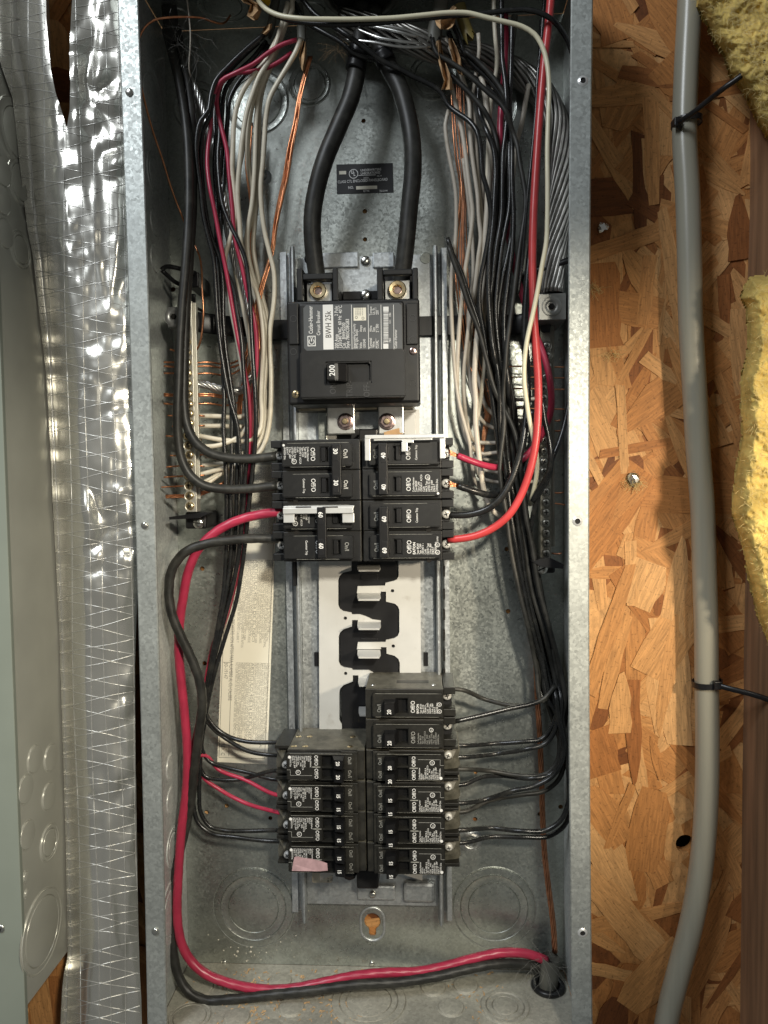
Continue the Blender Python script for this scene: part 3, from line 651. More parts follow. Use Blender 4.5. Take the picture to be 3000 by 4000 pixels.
# ================================================================== BRANCH BREAKERS
PITCH = .0257
XC = P(1413, 2000, .027).x
def T(body, size, u, v, w, mt, parent, bold=.01, sx=.78, align='LEFT', lead=1.0, name='lettering'):
    return place_text(name, body, size, (u/1000, w, v/1000), (0, 0, 1), (-1, 0, 0), M[mt], parent, bold=bold, sx=sx, align=align, lead=lead)
def lbox(name, u0, u1, v0, v1, w0, w1, mt, parent, bev=.5):
    return link(name, box_mesh(u0/1000, u1/1000, w0/1000, w1/1000, v0/1000, v1/1000, bev/1000, 2), M[mt], parent)
SH, FA, HA, WG = 28.5, 21.5, 12.0, 34.0        # depths (mm): shoulder, face, handle top, wing
def wedge(name, u0, u1, v0, v1, top, base, mt, parent, lean=2.0):
    """tapered toggle seen from the front"""
    bm = bmesh.new(); c = .9
    b = [(u0-.6, base, v0), (u1+3.2, base, v0), (u1+3.2, base, v1), (u0-.6, base, v1)]
    t = [(u0, top, v0+c), (u1, top+1.6, v0+c), (u1, top+1.6, v1-c), (u0, top, v1-c)]
    B = [bm.verts.new(Vector(p)/1000) for p in b]; TT = [bm.verts.new(Vector(p)/1000) for p in t]
    bm.faces.new(TT)
    for i in range(4): bm.faces.new((B[i], B[(i+1) % 4], TT[(i+1) % 4], TT[i]))
    bmesh.ops.recalc_face_normals(bm, faces=bm.faces[:])
    bmesh.ops.bevel(bm, geom=[e for e in bm.edges if all(v in TT for v in e.verts)], offset=.0005, segments=2, affect='EDGES')
    return link(name, to_mesh(bm), M[mt], parent)
def face_plate(v0, v1, rec, parent, mt, u0=6.5, u1=64.8):
    """raised face with a rectangular handle window cut right through"""
    r = [(u0/1000, v0/1000), (u1/1000, v0/1000), (u1/1000, v1/1000), (u0/1000, v1/1000)]
    hs = [[(a/1000, c/1000), (b/1000, c/1000), (b/1000, d/1000), (a/1000, d/1000)] for a, b, c, d in rec]
    me = plate_mesh(r, hs, FA/1000, (SH+.5)/1000)
    bm = bmesh.new(); bm.from_mesh(me); bmesh.ops.remove_doubles(bm, verts=bm.verts[:], dist=1e-7)
    ed = [e for e in bm.edges if len(e.link_faces) == 2 and e.calc_face_angle(0) > 1.0 and (all(abs(v.co.y-FA/1000) < 1e-6 for v in e.verts) or (abs(e.verts[0].co.y-e.verts[1].co.y) > .004 and (abs(e.verts[0].co.x-u0/1000) < 1e-6 or abs(e.verts[0].co.x-u1/1000) < 1e-6)))]
    bmesh.ops.bevel(bm, geom=ed, offset=.0008, segments=2, affect='EDGES')
    bm.to_mesh(me); bm.free()
    return link('raised_face', me, M[mt], parent)
def body_shell(t, poles, mt, side):
    """moulded case: shoulder block, side flanks, outer wings, terminal pockets"""
    H = poles*25.6
    for k in range(poles):
        a, b = k*25.6+.15, (k+1)*25.6-.15
        lbox('case', 0.2, 65.5, a, b, SH, 84, side, t, .5)
        lbox('case_shoulder', 0.25, 66.0, a+.05, b-.05, SH-.35, SH+6, mt, t, .6)
        lbox('wing', 66.1, 76.5, a+.1, a+6.3, WG, 80, mt, t, .5)
        lbox('wing', 66.1, 76.2, b-6.3, b-.1, WG, 80, mt, t, .5)
        lbox('terminal_pocket', 65.4, 73.5, a+6.0, b-6.0, 47, 80, 'blackpaint', t, .3)
def term_screw(t, v, u=70.2, w=43, r=3.9):
    s = screw('terminal_screw', (u/1000, w/1000, v/1000), r/1000, .0022, M['tin'], t, rot=random.random()*3)
    return s
def rails(t, H, mt):
    pass
def text_block(t, lines, u0, du, v, size, w, mt='white', parent=None, sx=.78):
    for i, l in enumerate(lines):
        if l: T(l, size, u0+du*i, v, w, mt, parent or t, .004, sx)
def ring_mark(t, u, v, r, w, letters='UL'):
    o = link('approval_ring', lathe_mesh([(r*.80/1000, .0001), (r/1000, .0001), (r/1000, 0)], 24), M['white'], t); o.location = (u/1000, w+.00005, v/1000)
    T(letters, r*.95/1000*1.0, u+r*.33, v-r*.55, w-.0001, 'white', t, .01, .8)
W_ = FA/1000-.00006
def breaker2(name, label, kind, amps, off=False, style=0, side='L'):
    t = thing(name, label, 'circuit breaker', (0, 0, 0), 'branch circuit breakers'); del t['_base']
    mt = 'black'
    body_shell(t, 2, mt, 'side')
    for k in range(2):
        v = k*25.6
        hu0, hu1 = (14.5, 22.2) if not off else (27.5, 35.0)
        rec = (26.2, 32.6) if not off else (17.0, 23.6)
        f = face_plate(v+3.4, v+22.6, [(rec[0], rec[1], v+6.8, v+19.0)], t, mt)
        lbox('window_floor', rec[0]-1, rec[1]+1, v+6, v+20, SH-.8, SH-.2, 'handle', t, 0)
        lbox('window_slider', rec[0]+2.3, rec[1]-.4, v+7.2, v+18.6, FA+1.0, FA+4.5, 'handle', t, .3)
        T('On/I', .0050, 13.4, v+8.6, W_, 'white' if off and k == 0 else ('white' if amps == '30' else 'dimwhite'), t, .006, .82)
        lab = k == 0
        T('Off/O', .0054, 40.6 if not off else 37.8, v+7.0, W_, 'white', t, .002, .86)
        if lab:
            if style == 0 or style == 2:   # older print
                head = ['Cutler-Hammer', 'Type BR%s' % ('2'+amps), 'Type C%s' % ('2'+amps), '120/240 V  AC/CA', 'Cu/Al', 'HACR Type', 'LISTED Cir Bkr', '2 Pole  J-869', 'E7819-T', 'LR43556 Dist.']
                text_block(t, head, 43.6, 2.15, v+6.4, .00235, W_)
                ring_mark(t, 54.5, v+18.4, 2.1, W_)
                o = link('approval_disc', lathe_mesh([(0, .0001), (.0010, .0001), (.0010, 0)], 18), M['white'], t); o.location = (.0630, W_, (v+4.9)/1000)
            else:
                T('EATON', .0030, 43.9, v+6.4, W_, 'white', t, .02, 1.0)
                text_block(t, ['Type BR260', 'Type  C260', '120/240 V ~', 'Cu/Al', 'HACR Type', '2 Pole  J869', 'E7819-T', 'LR43556 Dist.'], 46.6, 2.1, v+6.4, .00235, W_)
                ring_mark(t, 62.2, v+14.2, 1.9, W_); ring_mark(t, 62.2, v+8.0, 1.9, W_, 'SA'); T('LISTED', .0018, 62.8, v+16.8, W_, 'white', t, .004, .8)
        else:
            T('Common Trip', .0026, 46.2 if amps != '30' else 47.5, v+7.0, W_, 'white', t, .005, .8)
        term_screw(t, v+12.8)
    hv0, hv1 = 4.6, 46.6
    h = lbox('handle_tie', hu0, hu1, hv0, hv1, HA, HA+6, 'handle', t, .7)
    for k in range(2): lbox('handle_post', hu0+1.2, hu1+1.0, k*25.6+8, k*25.6+18, HA+5.5, SH-.5, 'handle', t, .3)
    for k in range(2):
        lbox('handle_inset', hu0+2.2, hu1-1.2, k*25.6+5.2+(0 if k else 1), k*25.6+18.4, HA-.25, HA+1, 'blackpaint', h, .15)
        T(amps, .0052, hu0+6.1, k*25.6+8.4, (HA-.33)/1000, 'white', h, .024, .9)
    for k, e in enumerate((3.2, 22.9, 28.8, 48.4)):   # worn edges
        lbox('worn_edge', 9+3*k, 60-2*k, e, e+.22, FA-.02+.8, FA+.9, 'scuff', t, 0)
    if kind == 'holes':
        for v in (.4, 25.6): 
            o = link('rivet_hole', lathe_mesh([(0, .0002), (.0021, .0002), (.0022, 0)], 18), M['hole'], t); o.location = (.055, (SH-.36)/1000, v/1000+.0005)
    return t
def breaker1(name, label, amps, style):
    t = thing(name, label, 'circuit breaker', (0, 0, 0), 'branch circuit breakers'); del t['_base']
    body_shell(t, 1, 'blackdusty', 'side')
    face_plate(3.2, 22.8, [(26.0, 36.0, 6.6, 19.2)], t, 'blackdusty')
    lbox('window_floor', 25, 37, 6, 20, SH-.8, SH-.2, 'handle', t, 0)
    wedge('handle', 17.0, 25.0, 7.2, 18.8, HA-1, FA+3, 'handle', t)
    T(amps, .0048, 22.6, 9.2, (HA-1)/1000-.00055+.0009*0, 'white', t, .016, .85, name='handle_number').rotation_euler = (0, 0, 0)
    T('On/I', .0046, 13.6, 7.4, W_, 'dimwhite', t, .006, .82)
    T('Off/O', .0050, 42.0, 7.0, W_, 'white' if style else 'dimwhite', t, .002, .86)
    if style:
        T('EATON', .0026, 45.2, 6.6, W_, 'white', t, .02, .9)
        text_block(t, ['Type BR120', 'Type C120', '120/240 V~', 'Cu/Al   SWD', 'HACR Type', '1 Pole  J-869', 'E7819-T', 'LR43556 Dist.'], 47.6, 1.95, 6.6, .0021, W_)
        ring_mark(t, 62.6, 14.2, 1.7, W_); ring_mark(t, 62.6, 8.4, 1.7, W_, 'SA')
    else:
        text_block(t, ['Cutler-Hammer', 'Type BR120', 'Type C120', '120/240 V AC/CA', 'Cu/Al   SWD', 'HACR Type', 'LISTED Cir Bkr', '1 Pole  J-869', 'E7819-T-040427', 'LR43556 Dist.'], 45.2, 1.85, 6.6, .0019, W_, 'dimwhite')
        ring_mark(t, 55.5, 18.6, 1.8, W_)
    term_screw(t, 15.5, 69.5)
    for e in (3.1, 22.9): lbox('worn_edge', 9, 62, e, e+.22, FA+.78, FA+.9, 'scuff', t, 0)
    for u in (6, 58): 
        o = link('side_rivet', lathe_mesh([(0, .0006), (.0018, .0005), (.0021, 0)], 16), M['zinc'], t); o.location = (u/1000, .040, .0257); o.rotation_euler = (math.pi/2*-1, 0, 0)
        o.location.z = .02545
    lbox('side_stamp', 26, 54, 25.3, 25.62, 46, 54, 'blackdusty', t, 0)
    return t
def tandem(name, label, amps):
    t = thing(name, label, 'circuit breaker', (0, 0, 0), 'branch circuit breakers'); del t['_base']
    mt = 'blackdusty'
    lbox('case', .2, 66, .15, 25.45, SH, 84, 'side', t, .5)
    lbox('case_shoulder', .25, 66.3, .2, 25.4, SH-.35, SH+6, mt, t, .6)
    lbox('case_step', 6.0, 20, .3, 25.3, FA+3.5, SH, mt, t, .5)
    face_plate(1.6, 24.0, [(25.5, 36.0, 3.0, 12.4), (25.5, 36.0, 14.0, 23.0)], t, mt, 9.0, 66.0)
    lbox('window_floor', 24.5, 37, 2.5, 23.5, SH-.8, SH-.2, 'handle', t, 0)
    for k in range(2):
        v = k*11.4
        wedge('handle', 17.0, 24.2, v+2.2, v+11.6, HA-1, FA+3, 'handle', t)
        T(amps, .0043, 22.4, v+3.6, (HA-1)/1000-.0003, 'white', t, .03, .85, name='handle_number')
        T('On/I', .0042, 13.6, v+3.6, W_, 'dimwhite', t, .006, .82)
        T('Off/O', .0044, 42.0, v+2.4, W_, 'white', t, .006, .84)
    code = 'BD%s%s' % (amps, amps)
    text_block(t, ['Cutler-Hammer', code, 'A%s%s' % (amps, amps), 'Types BRD & A', '120 / 240  V ACCA', 'Cu/Al     SWD', 'HACR Type', 'LISTED Cir Bkr', '2 Pole Unit  J869', 'E7819 - T', '  LR43556 Dist.'], 45.8, 1.72, 3.0, .00195, W_)
    ring_mark(t, 56.0, 17.3, 2.1, W_)
    o = link('approval_disc', lathe_mesh([(0, .0001), (.0013, .0001), (.0013, 0)], 18), M['white'], t); o.location = (.0632, W_, .0042)
    fr = [(44.2, 19.8, 62.6, 20.1), (62.5, 15.2, 62.8, 20.1), (62.5, 15.0, 65.6, 15.3)]
    for a, b, c, d in fr: lbox('label_frame', a, c, b, d, FA-.05, FA+.2, 'dimwhite', t, 0)
    # terminal end with faceted side flaps
    bm = bmesh.new()
    pts = [(66.3, 1.0), (77.5, 2.0), (80.5, 6.0), (79.2, 12.0), (80.6, 18.0), (79.5, 24.0), (66.3, 24.6)]
    fr_ = [bm.verts.new((a/1000, (44+(a-66)*.25+(3 if 8 < b < 20 else 0))/1000, b/1000)) for a, b in pts]; bk = [bm.verts.new((a/1000, .080, b/1000)) for a, b in pts]
    c_ = bm.verts.new((.0735, .0415, .0135))
    for i in range(len(pts)):
        bm.faces.new((fr_[i], fr_[(i+1) % 7], c_)); bm.faces.new((fr_[i], bk[i], bk[(i+1) % 7], fr_[(i+1) % 7]))
    bmesh.ops.recalc_face_normals(bm, faces=bm.faces[:])
    link('terminal_flap', to_mesh(bm), M['side'], t)
    lbox('wing', 66.1, 79.0, .2, 3.2, 38, 80, mt, t, .4); lbox('wing', 66.1, 78.5, 22.8, 25.2, 38, 80, mt, t, .4)
    term_screw(t, 17.5, 69.8, 38.5, 3.3)
    for e in (1.5, 24.0): lbox('worn_edge', 10, 63, e, e+.22, FA+.78, FA+.9, 'scuff', t, 0)
    lbox('face_joint', 37, 44, 12.2, 13.0, FA-.04, FA+.2, 'scuff', t, 0)
    return t
def put(t, side, py_bottom, py_top, x=None):
    """seat a breaker: right-hand ones point outwards to +X, left-hand ones are turned by 180 degrees"""
    if side == 'R':
        p = P(1416, py_bottom, .027); t.location = (XC+.0006, 0, p.z)
    else:
        p = P(1410, py_top, .027); t.location = (XC-.0006, 0, p.z); t.rotation_euler = (0, math.pi, 0)
b30 = breaker2('two_pole_breaker', 'two pole 30 amp breaker fed by two thick black cables', 'plain', '30', style=0); put(b30, 'L', 1955, 1713)
b60l = breaker2('two_pole_breaker', 'switched off two pole 60 amp breaker under a bright steel clip', 'holes', '60', off=True, style=0); put(b60l, 'L', 2195, 1955)
b40 = breaker2('two_pole_breaker', 'two pole 40 amp breaker with steel retainer, red and black wires', 'plain', '40', style=2); put(b40, 'R', 1953, 1713)
b60r = breaker2('two_pole_breaker', 'two pole 60 amp breaker with thick bright red wire', 'holes', '60', style=1); put(b60r, 'R', 2194, 1955)
s1 = breaker1('single_pole_breaker', 'upper single pole 20 amp breaker, top of the lower stack', '20', 1); put(s1, 'R', 2808, 2690)
s2 = breaker1('single_pole_breaker', 'lower single pole 20 amp breaker with faded lettering', '20', 0); put(s2, 'R', 2926, 2808)
nth = ('top', 'second', 'third', 'bottom')
for i, (yt, yb) in enumerate(((2928, 3046), (3050, 3170), (3170, 3288), (3290, 3408))):
    a = '20' if i == 0 else '15'
    t = tandem('tandem_breaker', ('tandem 20 amp breaker directly below the single pole breakers', 'tandem 15 amp breaker, second of the right-hand tandem row', 'tandem 15 amp breaker, third of the right-hand tandem row', 'tandem 15 amp breaker at the foot of the right-hand stack')[i], a); put(t, 'R', yb, yt)
for i, (yt, yb) in enumerate(((2931, 3049), (3054, 3172), (3172, 3290), (3292, 3408))):
    a = '20' if i == 0 else '15'
    t = tandem('tandem_breaker', ('tandem 20 amp breaker with wide dusty top side showing', 'tandem 15 amp breaker fed by two thin red wires', 'tandem 15 amp breaker directly above the one with pink tape', 'tandem 15 amp breaker with pink tape across its label')[i], a); put(t, 'L', yb, yt)
    if i == 0:
        for u in (13, 52, 62):
            for w in ((36, 60)):
                o = link('side_rivet', lathe_mesh([(0, .0004), (.0022, .0003), (.0026, 0)], 16), M['brass'], t); o.location = (u/1000, w/1000, .0001); o.rotation_euler = (math.pi/2, 0, 0)
# retainer clips
c1 = thing('hold_down_clip', 'bright steel hold-down clip hooked over the switched off breaker', 'clip', P(1240, 2010, .02), 'breaker hold-down clips')
pbox('clip_bar', (1105, 1983, 1380, 2006), .0125, .0137, M['clip'], c1, bev=.0004)
pbox('clip_back', (1107, 1976, 1382, 1984), .0128, .0205, M['clip'], c1, bev=.0003)
pbox('clip_leg', (1107, 2006, 1150, 2042), .0142, .0152, M['clip'], c1, bev=.0004)
pbox('clip_leg', (1337, 2004, 1384, 2042), .0142, .0152, M['clip'], c1, bev=.0006)
for a in (1155, 1260): pbox('clip_slot', (a, 1978, a+60, 1983), .0122, .0127, M['hole'], c1, bev=0)
c2 = thing('hold_down_clip', 'bright steel frame clip around the upper 40 amp pole', 'clip', P(1580, 1700, .02), 'breaker hold-down clips')
pbox('clip_bar', (1425, 1697, 1738, 1712), .0135, .0148, M['clip'], c2, bev=.0004)
pbox('clip_leg', (1425, 1712, 1446, 1799), .0138, .0148, M['clip'], c2, bev=.0004)
pbox('clip_leg', (1718, 1712, 1739, 1791), .0138, .0148, M['clip'], c2, bev=.0004)
x0, x1, z0, z1 = rect(1460, 1712, 1688, 1720, .0150)
link('clip_fold', box_mesh(x0, x1, .0149, .020, z0, z1, .0003), M['clip'], c2)
pbox('clip_tongue', (1568, 1727, 1592, 1764), .0140, .0150, M['clip'], c2, bev=.0006)
pbox('clip_arm', (1570, 1719, 1615, 1730), .0146, .0156, M['clip'], c2, bev=.0004)
# pink tape on the lowest left breaker
pts = [(1140, 3402), (1144, 3375), (1150, 3348), (1163, 3345), (1185, 3352), (1215, 3356), (1250, 3362), (1278, 3372), (1280, 3402), (1240, 3404), (1190, 3402)]
tl = [P(x, y, .0205) + Vector((0, .0004*math.sin(i*1.7), 0)) for i, (x, y) in enumerate(pts)]
n = len(tl)
link('tape_strip', pydata(tl+[p+Vector((0, .0003, 0)) for p in tl], [tuple(range(n)), tuple(range(2*n-1, n-1, -1))]+[(i, n+i, n+(i+1) % n, (i+1) % n) for i in range(n)]), M['tape'], label='torn pink tape stuck over the bottom breaker label', cat='tape')

# ================================================================== NEUTRAL BARS
def neutral_bar(label, x0, x1, ytop, ybot, Y, screws, lug, lugc, mats, bracket):
    t = thing('neutral_bar', label, 'terminal bar', P((x0+x1)/2, ybot, Y+.01))
    bar = pbox('bar', (x0, ytop, x1, ybot), Y, Y+.011, M[mats[0]], t, bev=.0005)
    # the flanged back edge, with wire ports
    pbox('bar_flange', (x1-2, ytop+6, x1+14, ybot-50), Y+.004, Y+.010, M[mats[0]], t, bev=.0004)
    me = screw_mesh(.0037, .0016); me.materials.append(M[mats[1]]); me.materials.append(M['hole'])
    for x, y in screws:
        o = bpy.data.objects.new('bar_screw', me); COL.objects.link(o); o.parent = t; o.matrix_parent_inverse = Matrix.Translation(-Vector(t['_base']))
        p = P(x, y, Y); o.location = p; o.rotation_euler = (0, random.random()*3, 0)
        c = link('screw_seat', lathe_mesh([(.0036, .0001), (.0042, .0004), (.0047, .0)], 18), M['hole'] if mats[1] == 'zincd' else M[mats[0]], t); c.location = p
    lm = M[mats[2]] if len(mats) > 2 else M['lug']
    yl = Y-.002 if len(mats) < 3 else .048
    lg = pbox('lug', lug, yl, Y+.024, lm, t, bev=.0007)
    p = P(*lugc, yl); k = .0082
    o = link('lug_screw', lathe_mesh([(0, -.002), (k*.45, -.002), (k*.5, .0003), (k*.7, .0010), (k*.98, .0006), (k*1.02, -.0004)], 28), lm, t); o.location = p
    o = link('lug_socket', lathe_mesh([(0, .0013), (k*.27, .0013), (k*.33, .0009)], 6), M['hole'], t); o.location = p
    return t
lscr = [(730, 1337), (730, 1377), (731, 1416), (733, 1458), (733, 1498), (736, 1539), (738, 1579), (740, 1616), (741, 1654), (733, 1702), (736, 1740), (740, 1778), (740, 1816), (736, 1858), (739, 1897), (740, 1937), (742, 1977)]
nbl = neutral_bar('pale neutral bar with gold screws behind the two thick black cables', 718, 759, 1175, 2000, .046, lscr, (654, 1198, 742, 1276), (679, 1237), ('bar', 'brass'), None)
rscr = [(2136, 1351), (2138, 1390), (2140, 1430), (2133, 1474), (2123, 1519), (2124, 1556), (2126, 1596), (2128, 1640), (2126, 1680), (2125, 1720), (2124, 1762), (2125, 1804), (2126, 1842), (2131, 1882), (2133, 1922), (2133, 1964), (2133, 2002), (2133, 2044), (2133, 2083), (2134, 2122), (2134, 2162)]
nbr = neutral_bar('shadowed neutral bar with screws beside the right-hand wire bundle', 2110, 2153, 1262, 2185, .070, rscr, (2104, 1146, 2211, 1250), (2154, 1197), ('barshade', 'zincshade', 'lugshade'), None)
# black plastic standoffs
def standoff(pts_list, parent, r=.0016):
    for pts in pts_list: link('standoff_arm', tube_mesh(catmull([P(x, y, d/1000) for x, y, d in pts], .003), r, 6, flat=.6), M['blackpaint'], parent)
standoff([[(632, 1055, 50), (636, 1049, 50), (705, 1050, 52), (765, 1068, 58)], [(632, 1056, 50), (690, 1105, 60), (724, 1120, 64)], [(725, 1050, 52), (742, 1090, 60), (800, 1140, 90)], [(757, 1150, 60), (757, 1190, 66), (790, 1215, 80)]], nbl, .0021)
pbox('standoff', (733, 1062, 776, 1122), .062, .095, M['blackpaint'], nbl, bev=.001)
pbox('standoff', (722, 2000, 806, 2066), .058, .095, M['blackpaint'], nbl, bev=.002)
x0, x1, z0, z1 = rect(660, 2000, 820, 2026, .047)
link('standoff_tray', plate_mesh([xz(*a, .047) for a in ((660, 2020), (740, 2008), (800, 2000), (815, 2006), (775, 2024), (662, 2030))], [], .047, .062), M['blackpaint'], nbl)
screw('standoff_screw', P(775, 2043, .0575), .0050, .0024, M['zinc'], nbl, slot='slot', rot=.9)
pbox('standoff', (2084, 2196, 2170, 2240), .060, .095, M['blackpaint'], nbr, bev=.002)
link('standoff_tray', plate_mesh([xz(*a, .047) for a in ((2076, 2192), (2150, 2180), (2204, 2206), (2200, 2222), (2120, 2216))], [], .047, .062), M['blackpaint'], nbr)
screw('standoff_screw', P(2118, 2220, .0595), .0052, .0024, M['zinc'], nbr, slot='slot', rot=.3)
standoff([[(2040, 1085, 70), (2060, 1060, 60), (2120, 1050, 55), (2225, 1015, 50)], [(2035, 1080, 70), (2075, 1120, 75), (2105, 1140, 75)]], nbr, .0028)
pbox('standoff', (2040, 1060, 2110, 1140), .070, .095, M['blackpaint'], nbr, bev=.003)
st = thing('neutral_strap', 'flat black strap crossing behind the main breaker between the neutral bars', 'strap', P(1430, 1300, .09))
pbox('strap', (985, 1240, 1880, 1318), .084, .0865, M['blackpaint'], st, bev=.0008)
link('strap_bend', tube_mesh([P(740, 1252, .066), P(800, 1262, .068), P(880, 1272, .078), P(1000, 1279, .0852)], .0088, 12, flat=.13), M['blackpaint'], st)
link('strap_bend', tube_mesh([P(1870, 1279, .0852), P(1990, 1268, .082), P(2090, 1262, .074), P(2150, 1258, .066)], .0088, 12, flat=.13), M['blackpaint'], st)

# ================================================================== LABELS ON THE BACK PLATE
ul = thing('approval_label', 'small black label printed with a round approval mark above the main breaker', 'label', P(1424, 757, .096))
link('label_sheet', plate_mesh([xz(*a, .0963) for a in ((1314, 643), (1534, 637), (1537, 752), (1316, 758))], [], .0961, .0965), M['ulblack'], ul)
def ut(t, s, x, y, b=.008, sx=.85, mt='white'): place_text('label_lettering', t, s, P(x, y, .0960), (.9997, 0, .022), (-.022, 0, .9997), M[mt], ul, bold=b, sx=sx)
ut('UNDERWRITERS', .0030, 1408, 670); ut('LABORATORIES', .0030, 1409, 682); ut('INC. \u00ae', .0017, 1472, 690); ut('LISTED', .0019, 1420, 698)
ut('CLASS CTL ENCLOSED PANELBOARD', .0034, 1319, 716, .006, .80); ut('NO.', .0034, 1360, 738); ut('E.T\u00b7N', .0026, 1420, 750, .02); ut('30-5144', .0026, 1482, 750, .004)
pbox('label_blank', (1391, 726, 1473, 739), .0959, .0962, M['paper'], ul, bev=0); ut('C-2274', .0027, 1416, 737, .004, .85, 'ink')
pbox('label_blank', (1325, 668, 1352, 681), .0959, .0962, M['paper'], ul, bev=0); ut('L', .0024, 1336, 679, .004, .9, 'ink')
o = link('approval_ring', lathe_mesh([(.0037, .0001), (.0042, .0001), (.0042, 0)], 32), M['white'], ul); o.location = P(1381, 679, .0960)
ut('U', .0046, 1371, 679, .02, .75); ut('L', .0046, 1381, 687, .02, .75)
pbox('label_rule', (1400, 683, 1468, 685), .0959, .0962, M['white'], ul, bev=0)

nl = thing('instruction_sheet', 'long cream sheet of small Spanish print behind the lower-left wires', 'label', P(950, 2980, .096))
A_, B_, C_, D_ = (892, 1815), (1086, 1815), (1044, 2986), (849, 2976)
link('sheet', plate_mesh([xz(*a, .0962) for a in (A_, B_, C_, D_)], [], .0960, .0964), M['paper'], nl)
ea = (P(*D_, .0959)-P(*A_, .0959)); eb = (P(*B_, .0959)-P(*A_, .0959)); La, Lb = ea.length, eb.length; ea.normalize(); eb.normalize(); O_ = P(*A_, .0959)
TXT = ['CONECTORES CON TERMINALES PRINCIPALES, APTOS PARA USARSE', 'COMO EQUIPO DE SERVICIO CUANDO EL INTERRUPTOR PRINCIPAL', 'ESTE UTILIZADO COMO INTERRUPTOR (BREAKER) PRINCIPAL', 'APTO PARA USARSE COMO EQUIPO DE SERVICIO CUANDO SEAN', 'UTILIZADOS NO MAS DE SEIS (6) MEDIOS DESCONECTADORES', 'PRINCIPALES Y CUANDO NO SE UTILIZADO COMO TABLERO DE', 'CIRCUITOS DERIVADOS DE ALUMBRADO Y ELECTRODOMESTICOS (VER', 'ARTICULO 408-34 DE EL NEC)', 'CUANDO SE UTILICE COMO EQUIPO DE SERVICIO', 'DE UTILIZARSE LA BARRA LOS LADOS DEL NEUTRO PUEDE', 'INSTALARSE ESTA CONEXION A TIERRA EN EL EQUIPO. ESTE APARATO', 'DEBE CONECTARSE A TIERRA. CUTLER-HAMMER TIPO GBK', 'PARA OTRAS APLICACIONES, LOS TERMINALES PARA ALAMBRES SON APTOS', 'PARA ALAMBRE #14-6 AL/CU O 2 ALAMBRES #14-10 AL/CU.', 'NO USAR MAS DE UN SOLO ALAMBRE DEBE SER DEL MISMO CALIBRE Y']
cols = [(.006, .30), (.315, .34), (.66, .335)]
k = 0
for ci, (c0, cw) in enumerate(cols):
    for i in range(15):
        b = Lb*(.945 - .046*i)
        place_text('sheet_lettering', TXT[k % 15], .0033, O_ + ea*(La*c0) + eb*b, ea, eb, M['sheetink'], nl, bold=-.006, sx=(La*cw*(.80+.18*((k*7) % 5)/4))/(len(TXT[k % 15])*.0033*.62)); k += 1
place_text('sheet_lettering', 'LOS TERMINALES DE LOS INTERRUPTORES (BREAKERS) SON APTOS PARA ALAMBRE AL-CU CALIBRE', .0050, O_+ea*(La*.30)+eb*(Lb*.175), ea, eb, M['sheetink'], nl, sx=.62)
place_text('sheet_lettering', '30-19147', .0052, O_+ea*(La*.66)+eb*(Lb*.07), ea, eb, M['sheetink'], nl, sx=.8)
place_text('sheet_lettering', 'REV. C', .0052, O_+ea*(La*.935)+eb*(Lb*.07), ea, eb, M['sheetink'], nl, sx=.8)
def rule(a0, b0, a1, b1, w=.00035):
    p, q = O_+ea*(La*a0)+eb*(Lb*b0), O_+ea*(La*a1)+eb*(Lb*b1)
    d = (q-p).normalized(); nrm = Vector((-d.z, 0, d.x))*w/2; y = Vector((0, -.00005, 0))
    link('sheet_rule', pydata([p+nrm+y, q+nrm+y, q-nrm+y, p-nrm+y], [(0, 1, 2, 3)]), M['ink'], nl)
rule(.02, .19, .98, .23); rule(.02, .97, .985, .97); rule(.985, .97, .985, .03); rule(.02, .03, .985, .03); rule(.66, .04, .66, .2)

# ================================================================== WIRES
def wire(name, label, mt, width, pts, group=None, cat='wire', sides=8, lobes=0, pitch=.03, depth=.05, step=.004):
    path = pix_path(pts, step)
    mid = pts[len(pts)//2]; r = width*mmpp(mid[0], mid[1], mid[2]/1000)/2
    return link(name, tube_mesh(path, r, sides, lobes, pitch, depth), M[mt], label=label, cat=cat, group=group)
def stranded(name, label, mt, width, pts, n=7, pitch=.05, group=None, cat='cable', fan=None, core=True, sides=6, step=.004):
    """bare rope-lay conductor: every strand a tube of its own round the centre line"""
    path = pix_path(pts, step); mid = pts[len(pts)//2]; R = width*mmpp(mid[0], mid[1], mid[2]/1000)/2
    T_, N_, B_ = frames(path); rs = R*math.sin(math.pi/n)/(1+math.sin(math.pi/n))
    t = thing(name, label, cat, path[-1], group)
    Ls = [0]
    for i in range(1, len(path)): Ls.append(Ls[-1]+(path[i]-path[i-1]).length)
    for k in range(n):
        sp = []
        for i, p in enumerate(path):
            a = 2*math.pi*(k/n + Ls[i]/pitch); f = 1.0
            if fan: f = 1+fan[0]*max(0, 1-Ls[i]/fan[1]) + fan[2]*max(0, 1-(Ls[-1]-Ls[i])/fan[1])
            j = 1 + .05*math.sin(k*5.1+i*.11)
            sp.append(p + (N_[i]*math.cos(a) + B_[i]*math.sin(a))*(R-rs)*f*j)
        link('strand', tube_mesh(sp, rs*1.03, sides), M[mt], t)
    if core: link('core', tube_mesh(path, (R-2*rs)*1.02 if R-2*rs > .0004 else .0004, 8), M[mt], t)
    return t
def Y(pts, *d):
    """attach depths (mm), spread linearly over the points"""
    n = len(pts); out = []
    for i, p in enumerate(pts):
        if len(p) == 3: out.append(p); continue
        s = i/(n-1)*(len(d)-1) if len(d) > 1 else 0; a = min(int(s), max(0, len(d)-2)); f = s-a
        out.append((p[0], p[1], d[a]*(1-f)+d[a+1]*f if len(d) > 1 else d[0]))
    return out
def shift(pts, dx, dy=0, dz=0): return [(p[0]+dx, p[1]+dy, p[2]+dz) for p in pts]

